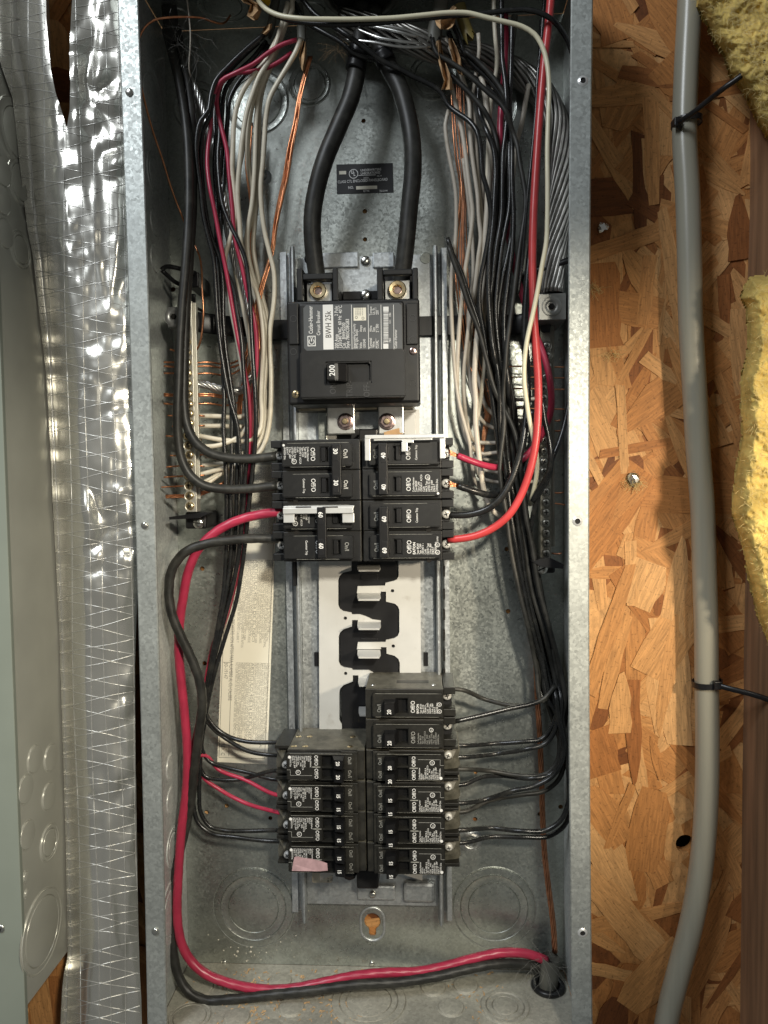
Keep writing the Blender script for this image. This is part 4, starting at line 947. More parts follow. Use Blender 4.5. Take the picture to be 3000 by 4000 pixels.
# ---- service conductors
g = 'service conductors'
wire('service_cable', 'thick black cable curving into the left lug of the main breaker', 'wblackd', 70, Y([(1418, 20), (1408, 140), (1398, 250), (1370, 380), (1320, 500), (1270, 620), (1236, 740), (1220, 850), (1222, 950), (1234, 1050), (1244, 1120)], 60, 55, 52, 58, 66), g, 'cable', 20, step=.005)
wire('service_cable', 'thick black cable curving into the right lug of the main breaker', 'wblackd', 70, Y([(1455, 40), (1480, 150), (1515, 255), (1560, 340), (1590, 440), (1610, 560), (1612, 680), (1600, 800), (1586, 950), (1574, 1050), (1562, 1120)], 60, 55, 52, 58, 66), g, 'cable', 20, step=.005)
for x, y, a in ((1402, 205, 0), (1395, 255, 0), (1500, 225, 0)):
    wire('tape_wrap', 'black tape wrapped round the %s' % ('left service cable, upper turn' if y == 205 else 'left service cable, lower turn' if y == 255 else 'right service cable below the dark hub'), 'blackpaint', 78, [(x, y-18, 54), (x-3, y, 54), (x-8, y+20, 54)] if x < 1450 else [(x-10, y-18, 54), (x, y, 54), (x+12, y+22, 54)], cat='tape', sides=18)
stranded('neutral_cable', 'heavy bare aluminium cable looping down to the right neutral lug', 'alud', 100, [(1330, 95, 62), (1480, 120, 60), (1620, 165, 58), (1750, 205, 64), (1900, 232, 74), (2030, 290, 78), (2120, 370, 76), (2172, 470, 72), (2192, 600, 68), (2192, 740, 64), (2178, 880, 62), (2164, 1000, 60), (2158, 1150, 58)], n=15, pitch=.22, fan=(.25, .09, -.12), sides=7)
for i, (a, b, c, d_) in enumerate((((1380, 92), (1500, 112), (1610, 138), (1655, 150)), ((1390, 112), (1490, 150), (1570, 162), (1660, 172)), ((1345, 155), (1450, 165), (1550, 182), (1685, 184)), ((1360, 102), (1480, 100), (1600, 122), (1690, 160)))):
    wire('aluminium_strand', 'bright loose aluminium strand under the crossing white wire, number %s from the top' % ('one', 'two', 'three', 'four')[(i+1) % 4], 'alu', 13, [(*a, 52), (*b, 46), (*c, 46), (*d_, 52)], 'loose aluminium strands')
# ---- left pair to the 30 A breaker
wire('feeder_cable', 'thick black cable sweeping down to the lower 30 amp terminal', 'wblackd', 36, Y([(650, 120), (665, 180), (690, 280), (714, 400), (730, 520), (738, 680), (737, 850), (726, 1030), (711, 1200), (702, 1350), (698, 1480), (694, 1600), (695, 1700), (709, 1790), (744, 1858), (796, 1896), (860, 1909), (960, 1910), (1082, 1897)], 60, 40, 32, 30, 34, 44), 'pair of black feeder cables', 'cable', 14)
wire('feeder_cable', 'thick black cable sweeping down to the upper 30 amp terminal', 'wblackd', 36, Y([(690, 110), (712, 220), (735, 330), (748, 450), (752, 600), (750, 850), (738, 1030), (727, 1200), (722, 1350), (719, 1480), (719, 1580), (730, 1660), (762, 1725), (820, 1770), (900, 1790), (980, 1792), (1078, 1782)], 66, 46, 40, 36, 36, 44), 'pair of black feeder cables', 'cable', 14)
# ---- long red / black pair to the 60 A breaker
RED = Y([(1110, 1998), (1015, 2010), (925, 2034), (840, 2080), (775, 2145), (738, 2225), (716, 2330), (702, 2430), (698, 2530), (707, 2650), (720, 2780), (730, 2900), (732, 3000), (726, 3100), (711, 3220), (701, 3340), (695, 3450), (692, 3540), (696, 3620), (711, 3690), (750, 3758), (802, 3803), (880, 3836), (960, 3856), (1060, 3866), (1150, 3860), (1260, 3838), (1400, 3810), (1500, 3800), (1640, 3794), (1740, 3774), (1850, 3744), (1960, 3722), (2060, 3726), (2135, 3752)], 46, 38, 50, 56, 52, 46, 48, 60, 76)
BLK = Y([(1098, 2105), (1005, 2103), (905, 2109), (805, 2124), (725, 2156), (675, 2218), (660, 2300), (672, 2400), (702, 2475), (742, 2560), (777, 2650), (790, 2730), (777, 2860), (760, 3000), (745, 3130), (726, 3230), (702, 3330), (682, 3430), (673, 3540), (672, 3650), (680, 3740), (701, 3820), (741, 3878), (800, 3906), (900, 3903), (1060, 3886), (1200, 3872), (1400, 3845), (1560, 3836), (1700, 3815), (1830, 3785), (1950, 3764), (2040, 3766), (2110, 3780)], 46, 34, 34, 44, 60, 54, 44, 40, 54, 78)
wire('feeder_cable', 'long pink-red cable looping along the left wall and box bottom', 'wpink', 34, RED, 'long bottom loop cables', 'cable', 20, lobes=7, pitch=.014, depth=.045, step=.0022)
wire('feeder_cable', 'long black cable looping beside the pink-red one along the box bottom', 'wblackd', 34, BLK, 'long bottom loop cables', 'cable', 20, lobes=7, pitch=.014, depth=.045, step=.0022)
# ---- right 60 A and 40 A conductors
wire('feeder_cable', 'thick bright red cable from the top down to the lower 60 amp terminal', 'wred', 31, Y([(2156, -60), (2146, 60), (2128, 220), (2110, 420), (2095, 640), (2086, 800), (2080, 1000), (2081, 1100), (2086, 1250), (2096, 1380), (2103, 1500), (2102, 1620), (2094, 1720), (2080, 1800), (2060, 1872), (2030, 1945), (1985, 2015), (1930, 2060), (1860, 2092), (1800, 2104), (1752, 2108)], 30, 28, 26, 26, 28, 40), 'right feeder cables', 'cable', 16)
wire('feeder_cable', 'black cable bending round to the upper 60 amp terminal', 'wblack', 28, Y([(1752, 2012), (1830, 2010), (1900, 1990), (1952, 1950), (1990, 1890), (2018, 1820), (2040, 1740), (2052, 1660), (2060, 1560), (2058, 1440), (2050, 1300), (2060, 1100), (2080, 900), (2095, 700), (2105, 500), (2112, 300), (2120, 80)], 44, 36, 38, 48, 50, 50), 'right feeder cables', 'cable', 14)
wire('red_wire', 'pink-red wire with bare copper end at the upper 40 amp terminal', 'wpink', 26, [(1787, 1780, 42), (1850, 1804, 44), (1905, 1821, 50), (1960, 1826, 58), (2020, 1810, 66), (2075, 1760, 66), (2120, 1690, 62), (2152, 1600, 56), (2152, 1520, 54), (2134, 1420, 56), (2106, 1340, 60), (2070, 1250, 64), (2040, 1150, 66), (2012, 1050, 66), (1992, 950, 64), (1978, 850, 62), (1967, 750, 62), (1957, 620, 62), (1954, 500, 62), (1958, 420, 62), (1970, 300, 64), (1976, 180, 66), (1972, 60, 70)], None, 'wire', 12)
wire('black_wire', 'black wire with bare copper end at the lower 40 amp terminal', 'wblack', 26, [(1787, 1897, 42), (1850, 1918, 44), (1920, 1934, 52), (1990, 1920, 64), (2040, 1860, 68), (2070, 1760, 68), (2080, 1600, 66)], None, 'wire', 12)
for (a, b, c), lb in ((((1787, 1780), (1768, 1773), (1752, 1765)), 'splayed copper strands of the pink-red wire at the 40 amp breaker'), (((1787, 1897), (1766, 1893), (1750, 1887)), 'splayed copper strands of the black wire at the 40 amp breaker')):
    t = thing('copper_end', lb, 'wire end', P(*a, .042))
    for k in range(6):
        link('strand', tube_mesh(pix_path([(a[0]+2, a[1]+(k-2.5)*2.2, 42), (b[0], b[1]+(k-2.5)*3.0, 41), (c[0], c[1]+(k-2.5)*4.2+2*math.sin(k*3), 41)], .002), .00042, 6), M['copper'], t)
# ---- top crossing white and black wires
wire('white_wire', 'cream wire crossing the top and hanging down the right side', 'wcream', 19, Y([(996, -30), (1012, 6), (1040, 36), (1085, 58), (1160, 71), (1284, 75), (1400, 75), (1540, 70), (1666, 58), (1751, 50), (1835, 52), (1890, 66), (1966, 84), (2040, 104), (2088, 134), (2120, 186), (2139, 262), (2145, 345), (2142, 443), (2138, 591), (2139, 739), (2138, 850), (2134, 945), (2118, 1035), (2101, 1130), (2080, 1232), (2060, 1322), (2049, 1406), (2048, 1491), (2058, 1575), (2070, 1650), (2085, 1720), (2096, 1775), (2098, 1830), (2092, 1880), (2081, 1928), (2070, 1972)], 34, 22, 20, 18, 18, 18, 20, 24, 34, 60), None, 'wire', 12)
wire('black_wire', 'black wire crossing the top just under the cream wire', 'wblack', 20, Y([(985, -40), (1010, 4), (1045, 36), (1090, 66), (1157, 84), (1256, 95), (1340, 97), (1455, 91), (1624, 75), (1760, 62), (1886, 53), (1987, 41), (2051, 38), (2106, 49), (2156, 76), (2190, 114), (2220, 165), (2238, 220)], 36, 30, 25, 22, 20, 40), None, 'wire', 12)
wire('black_wire', 'black wire slanting across above the left service cable', 'wblack', 18, Y([(1150, 10), (1190, 80), (1265, 127), (1337, 169), (1379, 207), (1422, 224), (1470, 236), (1520, 300)], 50, 44, 44, 60), None, 'wire', 10)
wire('black_wire', 'black wire slanting from the top centre to the right bundle', 'wblack', 20, Y([(1177, -10), (1230, 55), (1308, 105), (1371, 148), (1434, 194), (1498, 241), (1561, 270), (1610, 297), (1666, 323), (1728, 366), (1746, 405), (1791, 444), (1831, 471), (1862, 511), (1877, 584), (1884, 676), (1905, 749), (1917, 829), (1908, 928), (1893, 1010), (1876, 1100), (1873, 1200), (1888, 1290), (1905, 1400), (1920, 1530), (1940, 1680), (1962, 1850), (1985, 2020), (2020, 2200), (2060, 2350), (2100, 2500), (2130, 2650), (2140, 2720), (2090, 2745), (1990, 2768), (1880, 2795), (1778, 2818)], 40, 36, 46, 50, 42, 44, 50, 56, 60, 66, 56, 44), None, 'wire', 10)

# ---- left bundle
gl = 'left wire bundle'
wl = 'white wire in the bundle running down left of the main breaker'
LW = [
 [(1176, 150), (1157, 199), (1127, 253), (1091, 313), (1052, 388), (1040, 452), (1033, 543), (1027, 633), (1019, 723), (1022, 814), (1034, 904), (1054, 990), (1070, 1060), (1073, 1132), (1066, 1217), (1056, 1280), (1054, 1343), (1059, 1448), (1059, 1543), (1056, 1620), (1046, 1690), (1032, 1736), (1008, 1774), (960, 1800), (860, 1832), (765, 1858)],
 [(1139, -20), (1142, 36), (1108, 102), (1070, 175), (1036, 241), (985, 300), (952, 350), (926, 415), (914, 482), (910, 573), (907, 663), (916, 753), (922, 850), (900, 930), (880, 1000), (884, 1090), (902, 1200), (926, 1320), (948, 1450), (970, 1560), (975, 1640), (950, 1690), (860, 1738), (765, 1745)],
 [(1126, 10), (1094, 120), (1055, 228), (1012, 300), (987, 365), (966, 430), (950, 520), (936, 640), (928, 760), (936, 870), (948, 1000), (978, 1080), (1005, 1150), (1022, 1240), (1030, 1340), (1026, 1450), (1022, 1560), (1024, 1620), (1012, 1690), (985, 1715), (890, 1720), (765, 1700)],
 [(1146, -10), (1118, 90), (1080, 190), (1040, 290), (1012, 372), (1002, 460), (998, 560), (994, 680), (984, 800), (968, 900), (970, 1000), (986, 1070), (1008, 1140), (1034, 1250), (1044, 1350), (1036, 1470), (1030, 1560), (1034, 1640), (1020, 1710), (990, 1758), (930, 1776), (800, 1782)],
 [(1135, 40), (1098, 150), (1062, 250), (1028, 340), (1014, 420), (1012, 520), (1008, 640), (1006, 760), (994, 880), (990, 980), (1004, 1060), (1022, 1150), (1042, 1230), (1052, 1320), (1046, 1440), (1040, 1560), (1042, 1650), (1028, 1740), (985, 1786), (900, 1806), (790, 1818)],
 [(1120, 80), (1075, 190), (1030, 290), (996, 372), (978, 450), (968, 560), (972, 660), (986, 740), (984, 850), (960, 940), (958, 1030), (976, 1100), (1000, 1170), (1012, 1260), (1014, 1370), (1008, 1480), (1004, 1580), (1002, 1650), (960, 1664), (860, 1664), (765, 1664)],
 [(1110, 110), (1062, 210), (1016, 310), (976, 395), (958, 480), (945, 600), (925, 700), (912, 800), (905, 920), (912, 1020), (930, 1100), (955, 1220), (975, 1330), (990, 1440), (996, 1540), (985, 1610), (940, 1628), (850, 1626), (765, 1624)],
]
whdepth = [(40, 44, 50, 58, 62, 60, 54), (44, 46, 48, 52, 56, 58, 52), (44, 44, 46, 52, 56, 60, 52), (46, 50, 54, 60, 66, 66, 54), (50, 54, 60, 66, 72, 72, 54), (46, 50, 58, 66, 70, 70, 54), (50, 56, 60, 66, 66, 64, 54)]
for i, p in enumerate(LW): wire('white_wire', wl if i else 'outermost white wire bowing out nearest the main breaker', 'wwhite', 18.5, Y(p, *whdepth[i]), gl, sides=10)
for i, (y0, y1) in enumerate(((1905, 1880), (1935, 1900))):
    wire('white_wire', 'short white neutral lead fanning up from the foot of the pale bar, %s one' % ('upper', 'lower')[i], 'wwhite', 15, [(770, y0-10, 54), (830, y0-40-20*i, 58), (880, y0-75-20*i, 62), (930, y0-110-20*i, 68), (985, y0-160-30*i, 72)], gl, sides=8)
wr1 = [(1160, 155, 40), (1100, 175, 40), (1050, 205, 40), (990, 250, 40), (920, 285, 40), (862, 318, 42), (836, 365, 44), (824, 430, 46), (822, 500, 48), (813, 570, 48), (810, 640, 46), (818, 720, 44), (840, 830, 44), (860, 940, 44), (880, 1040, 44), (905, 1180, 46), (926, 1301, 48), (951, 1427, 50), (972, 1545, 52), (978, 1650, 54), (976, 1760, 58), (968, 1900, 62), (957, 1990, 64), (948, 2090, 66), (936, 2190, 70), (914, 2268, 72), (880, 2400, 72), (832, 2520, 70), (812, 2614, 66), (786, 2770, 64), (764, 2860, 62), (756, 2940, 60), (770, 2950, 62), (800, 2950, 66), (850, 3003, 70), (955, 3045, 66), (1076, 3104, 52), (1112, 3112, 48)]
wr2 = [(1140, 205, 46), (1100, 235, 46), (1050, 262, 46), (980, 280, 46), (902, 292, 46), (862, 330, 48), (847, 385, 50), (850, 435, 50), (868, 510, 50), (885, 580, 50), (895, 680, 50), (905, 790, 50), (920, 940, 50), (943, 1030, 50), (968, 1150, 50), (994, 1250, 52), (1003, 1330, 54), (1001, 1448, 56), (988, 1533, 58), (986, 1640, 58), (984, 1760, 60), (978, 1900, 64), (966, 2000, 66), (955, 2100, 68), (943, 2180, 72), (920, 2280, 74), (888, 2400, 74), (845, 2520, 74), (824, 2620, 70), (800, 2770, 70), (780, 2880, 70), (768, 2960, 70), (790, 3030, 70), (863, 3087, 72), (943, 3130, 68), (1080, 3172, 52), (1112, 3180, 48)]
wire('red_wire', 'pink wire leading the pair that bends down from the top left', 'wpink', 16, wr1, gl, sides=10)
wire('red_wire', 'pink wire trailing the pair that bends down from the top left', 'wpink', 16, wr2, gl, sides=10)
bl = 'thin black wire in the bundle down the left side'
LB = [
 ([(1030, 135), (970, 185), (892, 259), (840, 320), (822, 380), (815, 430), (783, 472), (768, 543), (770, 633), (782, 723), (795, 844), (812, 920), (833, 1005), (842, 1111), (850, 1238), (863, 1364), (880, 1470), (899, 1565), (926, 1656), (935, 1753), (943, 1859), (945, 1964), (940, 2080), (930, 2180), (905, 2300), (868, 2450), (838, 2580), (815, 2720), (808, 2790), (840, 2840), (900, 2880), (960, 2896), (1070, 2900), (1112, 2900)], (44, 40, 40, 44, 46, 48, 52, 60, 66, 68, 60)),
 ([(1025, 145), (965, 195), (888, 268), (846, 328), (830, 400), (822, 450), (798, 500), (785, 590), (790, 700), (805, 830), (830, 940), (859, 1015), (871, 1111), (872, 1238), (880, 1343), (897, 1470), (913, 1575), (922, 1680), (926, 1790), (925, 1900), (922, 2020), (914, 2150), (893, 2280), (858, 2430), (828, 2570), (806, 2720), (800, 2800), (835, 2848), (890, 2890), (965, 2932), (1078, 2950), (1112, 2950)], (48, 44, 46, 50, 52, 54, 56, 62, 68, 70, 60)),
 ([(1015, 150), (950, 215), (880, 290), (856, 360), (852, 440), (858, 520), (852, 600), (856, 700), (870, 800), (900, 880), (930, 940), (956, 1005), (973, 1111), (980, 1238), (985, 1340), (992, 1450), (998, 1560), (1000, 1640), (996, 1740), (985, 1860), (972, 1980), (960, 2100), (945, 2220), (920, 2360), (886, 2470), (850, 2590), (818, 2720), (796, 2850), (790, 2930), (820, 2975), (880, 2996), (980, 3020), (1080, 3045), (1112, 3045)], (56, 54, 50, 46, 44, 44, 50, 58, 64, 68, 60)),
 ([(1010, 165), (940, 230), (880, 300), (848, 370), (838, 460), (842, 560), (838, 650), (845, 760), (852, 860), (860, 960), (880, 1050), (907, 1110), (926, 1216), (943, 1322), (951, 1440), (960, 1560), (965, 1680), (962, 1800), (955, 1920), (945, 2050), (932, 2170), (905, 2310), (866, 2460), (834, 2590), (808, 2740), (785, 2880), (778, 2980), (800, 3030), (870, 3046), (950, 3042), (1000, 3028), (1066, 3010), (1112, 3010)], (60, 58, 54, 48, 46, 48, 54, 60, 66, 68, 58)),
 ([(1040, 160), (985, 230), (920, 290), (880, 350), (868, 440), (866, 560), (858, 690), (850, 800), (846, 920), (850, 1040), (856, 1160), (864, 1290), (870, 1440), (876, 1560), (873, 1669), (880, 1795), (884, 1922), (885, 2048), (882, 2175), (874, 2300), (852, 2440), (826, 2580), (802, 2720), (785, 2860), (782, 3000), (778, 3100), (786, 3180), (820, 3228), (880, 3244), (960, 3246), (1070, 3243), (1112, 3243)], (62, 60, 58, 56, 54, 52, 56, 62, 66, 66, 56)),
 ([(1050, 175), (1000, 250), (940, 310), (900, 380), (888, 480), (880, 600), (872, 740), (864, 860), (860, 980), (862, 1100), (866, 1240), (880, 1380), (896, 1500), (906, 1620), (905, 1753), (906, 1838), (900, 1964), (903, 2060), (900, 2175), (886, 2300), (858, 2440), (830, 2580), (800, 2720), (775, 2860), (760, 2980), (754, 3060), (756, 3150), (776, 3216), (820, 3252), (920, 3270), (1078, 3286), (1112, 3286)], (64, 62, 60, 58, 56, 54, 56, 62, 64, 62, 56)),
]
ends = ('upper lead of the dusty topped tandem breaker', 'lower lead of the dusty topped tandem breaker', 'crossing lead ending just above the red ones', 'sagging lead rising to the breaker edge', 'inner bend of the pair at the third tandem', 'outer bend of the pair at the third tandem')
for i, (p, d) in enumerate(LB): wire('black_wire', 'thin black wire down the left side, ' + ends[i], 'wblack', 17, Y(p, *d), gl, sides=10)
stranded('ground_cable', 'bare twisted aluminium cable in the left bundle', 'alu', 32, Y([(716, 255), (735, 300), (759, 344), (789, 422), (813, 512), (838, 591), (856, 693), (874, 784), (892, 904), (912, 1000), (935, 1090), (960, 1180), (976, 1280), (984, 1380), (976, 1470), (945, 1524), (900, 1530), (859, 1520), (812, 1504), (764, 1498), (700, 1498)], 56, 58, 60, 64, 70, 72, 60, 52), n=7, pitch=.038)
cp = Y([(1213, 220), (1187, 313), (1169, 386), (1154, 482), (1134, 579), (1116, 693), (1096, 784), (1078, 874), (1062, 988), (1044, 1050), (1022, 1120), (1002, 1212), (1006, 1300), (1004, 1380), (980, 1430), (955, 1490), (938, 1560), (934, 1640)], 50, 52, 56, 60, 66, 74)
for k in range(5):
    wire('copper_wire', 'bare copper wire in the loose copper strip left of the main breaker', 'copper', 6, [(x+(k-2)*4.0+2*math.sin(i*.9+k), y, d+2*math.cos(i*.7+k*2)) for i, (x, y, d) in enumerate(cp)], 'left bare copper strip', sides=6)
for k, (dx, yy) in enumerate(((0, 1417), (6, 1432), (-5, 1460), (4, 1540), (-8, 1548), (10, 1578))):
    pts = [(975+dx, 480, 72), (968+dx, 640, 74), (985+dx, 800, 76), (985+dx, 950, 78), (1000+dx, 1100, 80), (998+dx, 1220, 80), (975+dx, 1350, 80), (945+dx, yy-20, 78), (880, yy+6, 66), (820, yy-2, 56), (760, yy, 52), (700, yy-2+k % 2*4, 51), (640, yy-2, 50)]
    wire('copper_wire', 'bare copper wire from the white bundle through the pale neutral bar', 'copper', 7.5, pts, 'left bar copper wires', sides=6)
for k, yy in enumerate((1622, 1664, 1702, 1778, 1818, 1858, 1897)):
    x1 = (655, 672, 648, 664, 650, 640, 630)[k]
    wire('copper_end', 'bare copper tail sticking out of the pale neutral bar to the left', 'copper', 7, [(800, yy+(-2 if k % 2 else 3), 53), (760, yy, 52), (700, yy+2, 51), (x1, yy+(6 if k > 3 else 1), 50)], 'neutral bar copper tails', sides=6)
stranded('copper_ground', 'thick twisted copper tail at the foot of the pale neutral bar', 'copper', 17, [(880, 1885, 62), (840, 1905, 60), (795, 1925, 55), (760, 1935, 52), (700, 1938, 51), (648, 1940, 50)], n=6, pitch=.03, cat='wire')
wire('copper_wire', 'thin bare copper wire arching down the left wall to the neutral bar', 'copper', 8, [(900, 60, 60), (870, 92, 52), (846, 90, 48), (796, 72, 40), (723, 66, 30), (658, 69, 22), (600, 80, 18), (564, 108, 16), (543, 152, 16), (537, 217, 18), (543, 289, 22), (564, 391, 28), (600, 521, 34), (637, 629, 40), (673, 745, 46), (709, 839, 50), (735, 905, 54), (762, 961, 56), (778, 997, 54), (787, 1048, 50), (790, 1132, 46), (795, 1216, 46), (791, 1280, 48), (781, 1339, 50), (770, 1364, 52), (745, 1380, 52), (690, 1372, 51), (664, 1364, 50)], sides=8)
wire('string', 'thin pale string hanging from the box top on the left', 'wgrey', 6, [(728, -20, 40), (738, 60, 42), (744, 130, 44), (742, 200, 46), (738, 260, 48), (744, 300, 52)], cat='string', sides=6)

# ---- right bundle
gr = 'right wire bundle'
RW = [
 ('wgrey', 16, [(1753, 430), (1740, 485), (1745, 549), (1758, 625), (1772, 696), (1781, 760), (1783, 823), (1779, 940), (1764, 1069), (1762, 1174), (1766, 1280), (1772, 1385), (1781, 1491), (1797, 1590), (1818, 1669), (1836, 1736), (1842, 1795), (1857, 1880), (1890, 1930)], (58, 60, 64, 66, 66, 76)),
 ('wgrey', 17, [(1702, 160), (1735, 250), (1760, 330), (1777, 390), (1789, 443), (1806, 519), (1817, 591), (1827, 675), (1838, 760), (1846, 823), (1842, 890), (1832, 965), (1818, 1048), (1806, 1153), (1796, 1259), (1789, 1364), (1786, 1448), (1790, 1575), (1806, 1660), (1836, 1740), (1870, 1770), (1940, 1768), (2040, 1764), (2115, 1762)], (50, 54, 56, 60, 66, 76, 76)),
 ('wgrey', 17, [(1742, 150), (1780, 240), (1812, 320), (1831, 390), (1836, 507), (1842, 591), (1853, 675), (1865, 760), (1869, 844), (1878, 930), (1869, 1000), (1857, 1111), (1836, 1237), (1823, 1343), (1812, 1448), (1815, 1575), (1826, 1660), (1850, 1720), (1920, 1730), (2030, 1722), (2115, 1720)], (54, 56, 60, 62, 70, 78, 76)),
 ('wgrey', 16, [(1760, 200), (1800, 290), (1822, 360), (1850, 450), (1858, 540), (1862, 640), (1872, 760), (1886, 860), (1888, 960), (1872, 1080), (1850, 1200), (1836, 1320), (1832, 1440), (1850, 1560), (1880, 1640), (1950, 1680), (2040, 1682), (2118, 1680)], (58, 60, 64, 70, 74, 80, 76)),
 ('wgrey', 22, [(1880, 300), (1895, 370), (1903, 443), (1912, 549), (1916, 633), (1908, 760), (1898, 886), (1892, 1000), (1884, 1120), (1874, 1220), (1864, 1310), (1857, 1400), (1853, 1491), (1859, 1560), (1858, 1650), (1868, 1753), (1878, 1838), (1887, 1901), (1903, 1956), (1928, 1998), (1965, 2022)], (54, 56, 62, 60, 62, 64, 70)),
 ('wwhite', 17, [(1929, -20), (1931, 84), (1937, 169), (1941, 211), (1939, 274), (1926, 340), (1916, 420), (1910, 520), (1905, 640), (1902, 760), (1896, 900), (1884, 1050), (1893, 1180), (1895, 1300), (1892, 1420), (1880, 1540), (1866, 1640)], (44, 50, 58, 62, 66, 72)),
 ('wgrey', 20, [(2066, 330), (2055, 390), (2038, 485), (2021, 549), (2009, 633), (2000, 740), (1995, 860)], (66, 70, 76)),
 ('wgrey', 15, [(1868, 130), (1872, 190), (1862, 270), (1850, 350), (1840, 420), (1850, 500), (1875, 620), (1885, 760), (1880, 900), (1868, 1040), (1880, 1200), (1900, 1350), (1910, 1460), (1925, 1540), (2000, 1560), (2115, 1556)], (50, 58, 66, 72, 80, 76)),
 ('wgrey', 16, [(1810, 620), (1830, 800), (1846, 950), (1848, 1090), (1830, 1240), (1846, 1400), (1875, 1500), (1900, 1590), (1960, 1640), (2040, 1642), (2118, 1640)], (72, 76, 80, 80, 76)),
]
wlab = ('leftmost whitish wire of the right bundle, bowing over the bare metal', 'long whitish wire from the tan paper down the right bundle, front one', 'whitish wire passing behind the front one in the right bundle', 'whitish wire hidden deep in the right bundle', 'thickest whitish wire of the right bundle, ending under the red cable', 'pale white wire entering from the top right of the papers', 'short grey-white wire slanting beside the red cable at the top right', 'thin whitish wire from the olive cable sheath', 'whitish wire low in the right bundle near the bar')
for i, (mt, w, p, d) in enumerate(RW): wire('white_wire', wlab[i], mt, w, Y(p, *d), gr, sides=10)
for k, yy in enumerate((1800, 1842, 1880)):
    wire('white_wire', 'whitish neutral lead running level to the shadowed bar', 'wgrey', 15, [(1845+8*k, yy-70, 82), (1870, yy-20, 84), (1920, yy, 84), (2010, yy+4, 80), (2115, yy, 76)], 'level neutral leads', sides=8)
TR = [(1935, 950), (1918, 1110), (1925, 1250), (1945, 1400), (1962, 1540), (1978, 1700), (1996, 1850), (2016, 2000), (2038, 2150), (2066, 2300), (2102, 2450), (2138, 2600), (2165, 2740)]
tops = [
 [(1688, 150), (1705, 207), (1755, 240), (1806, 274), (1853, 312), (1905, 360), (1958, 408), (1983, 450), (2000, 507), (2021, 570), (2030, 633), (2042, 696), (2051, 750), (2053, 810), (2043, 886), (2034, 945), (2017, 1069), (2004, 1174), (1992, 1259), (1982, 1330), (1974, 1427), (1966, 1530), (1970, 1640)],
 [(1751, 125), (1777, 186), (1802, 245), (1830, 285), (1880, 325), (1930, 365), (1975, 412), (1988, 480), (1996, 600), (2002, 740), (2004, 880), (1985, 990), (1960, 1100), (1945, 1220), (1950, 1340), (1960, 1470)],
 [(1764, 85), (1793, 148), (1815, 211), (1853, 257), (1903, 304), (1950, 362), (1978, 412), (1976, 500), (1965, 600), (1962, 720), (1958, 850), (1940, 960), (1925, 1080), (1912, 1200), (1925, 1330), (1948, 1480)],
 [(1815, 200), (1861, 236), (1903, 278), (1945, 329), (1970, 371), (1984, 420), (1990, 520), (1984, 640), (1975, 760), (1962, 880), (1945, 1000), (1930, 1120), (1936, 1250), (1955, 1380)],
 [(1958, -20), (1959, 60), (1960, 148), (1962, 232), (1973, 316), (1980, 418), (1988, 507), (1990, 633), (1992, 760), (1987, 830), (1975, 890), (1960, 970), (1951, 1040), (1942, 1120), (1936, 1216), (1942, 1301), (1952, 1400), (1962, 1520)],
 [(1870, 330), (1868, 400), (1876, 450), (1900, 510), (1925, 570), (1935, 640), (1932, 760), (1925, 880), (1912, 1000), (1908, 1120), (1915, 1260), (1932, 1400)],
 [(1758, 290), (1800, 330), (1850, 380), (1890, 430), (1925, 500), (1945, 590), (1948, 700), (1940, 830), (1925, 960), (1914, 1090), (1920, 1220), (1936, 1370)],
 [(2000, 80), (1998, 200), (1995, 300), (1990, 420), (2000, 560), (2000, 700), (2006, 850), (2000, 980), (1985, 1100), (1970, 1230), (1972, 1360), (1985, 1500)],
 [(1748, 930), (1765, 985), (1800, 1060), (1830, 1150), (1862, 1240), (1890, 1330), (1915, 1430), (1935, 1530)],
 [(1752, 960), (1775, 1030), (1805, 1110), (1830, 1190), (1870, 1290), (1900, 1400), (1925, 1500)],
]
tails = [
 [(2165, 2680), (2130, 2725), (2070, 2752), (2000, 2755), (1900, 2733), (1785, 2692), (1762, 2692)],
 [(2168, 2760), (2150, 2850), (2120, 2885), (2050, 2896), (1920, 2905), (1800, 2912), (1762, 2912)],
 [(2172, 2780), (2164, 2860), (2130, 2905), (2060, 2925), (1940, 2944), (1800, 2957), (1762, 2957)],
 [(2176, 2800), (2186, 2900), (2178, 2970), (2135, 3022), (2050, 3030), (1920, 3012), (1800, 3004), (1762, 3004)],
 [(2180, 2800), (2192, 2900), (2190, 2970), (2150, 3025), (2080, 3040), (1960, 3030), (1880, 3035), (1800, 3066), (1762, 3066)],
 [(2180, 2800), (2200, 2900), (2196, 2970), (2165, 3025), (2100, 3066), (2000, 3090), (1900, 3122), (1800, 3137), (1762, 3137)],
 [(2184, 2800), (2204, 2900), (2204, 2980), (2185, 3040), (2130, 3088), (2040, 3104), (1920, 3124), (1800, 3172), (1762, 3172)],
 [(2186, 2800), (2208, 2920), (2222, 3050), (2218, 3140), (2190, 3205), (2130, 3244), (2040, 3246), (1920, 3234), (1800, 3242), (1762, 3242)],
 [(2190, 2800), (2214, 2920), (2230, 3050), (2230, 3150), (2204, 3225), (2145, 3266), (2050, 3270), (1920, 3268), (1800, 3292), (1762, 3292)],
 [(2195, 2800), (2215, 2900), (2222, 3000), (2224, 3100), (2220, 3160)],
]
rb = random.Random(3)
tl_lab = ('lead of the upper single 20 amp breaker', 'upper thin lead of the faded 20 amp breaker', 'upper lead of the 20 amp tandem', 'lower lead of the 20 amp tandem', 'first lead of the second tandem', 'second lead of the second tandem', 'lead crossing to the third tandem', 'inner bend of the lowest pair', 'outer bend of the lowest pair', 'loose end by the right wall')
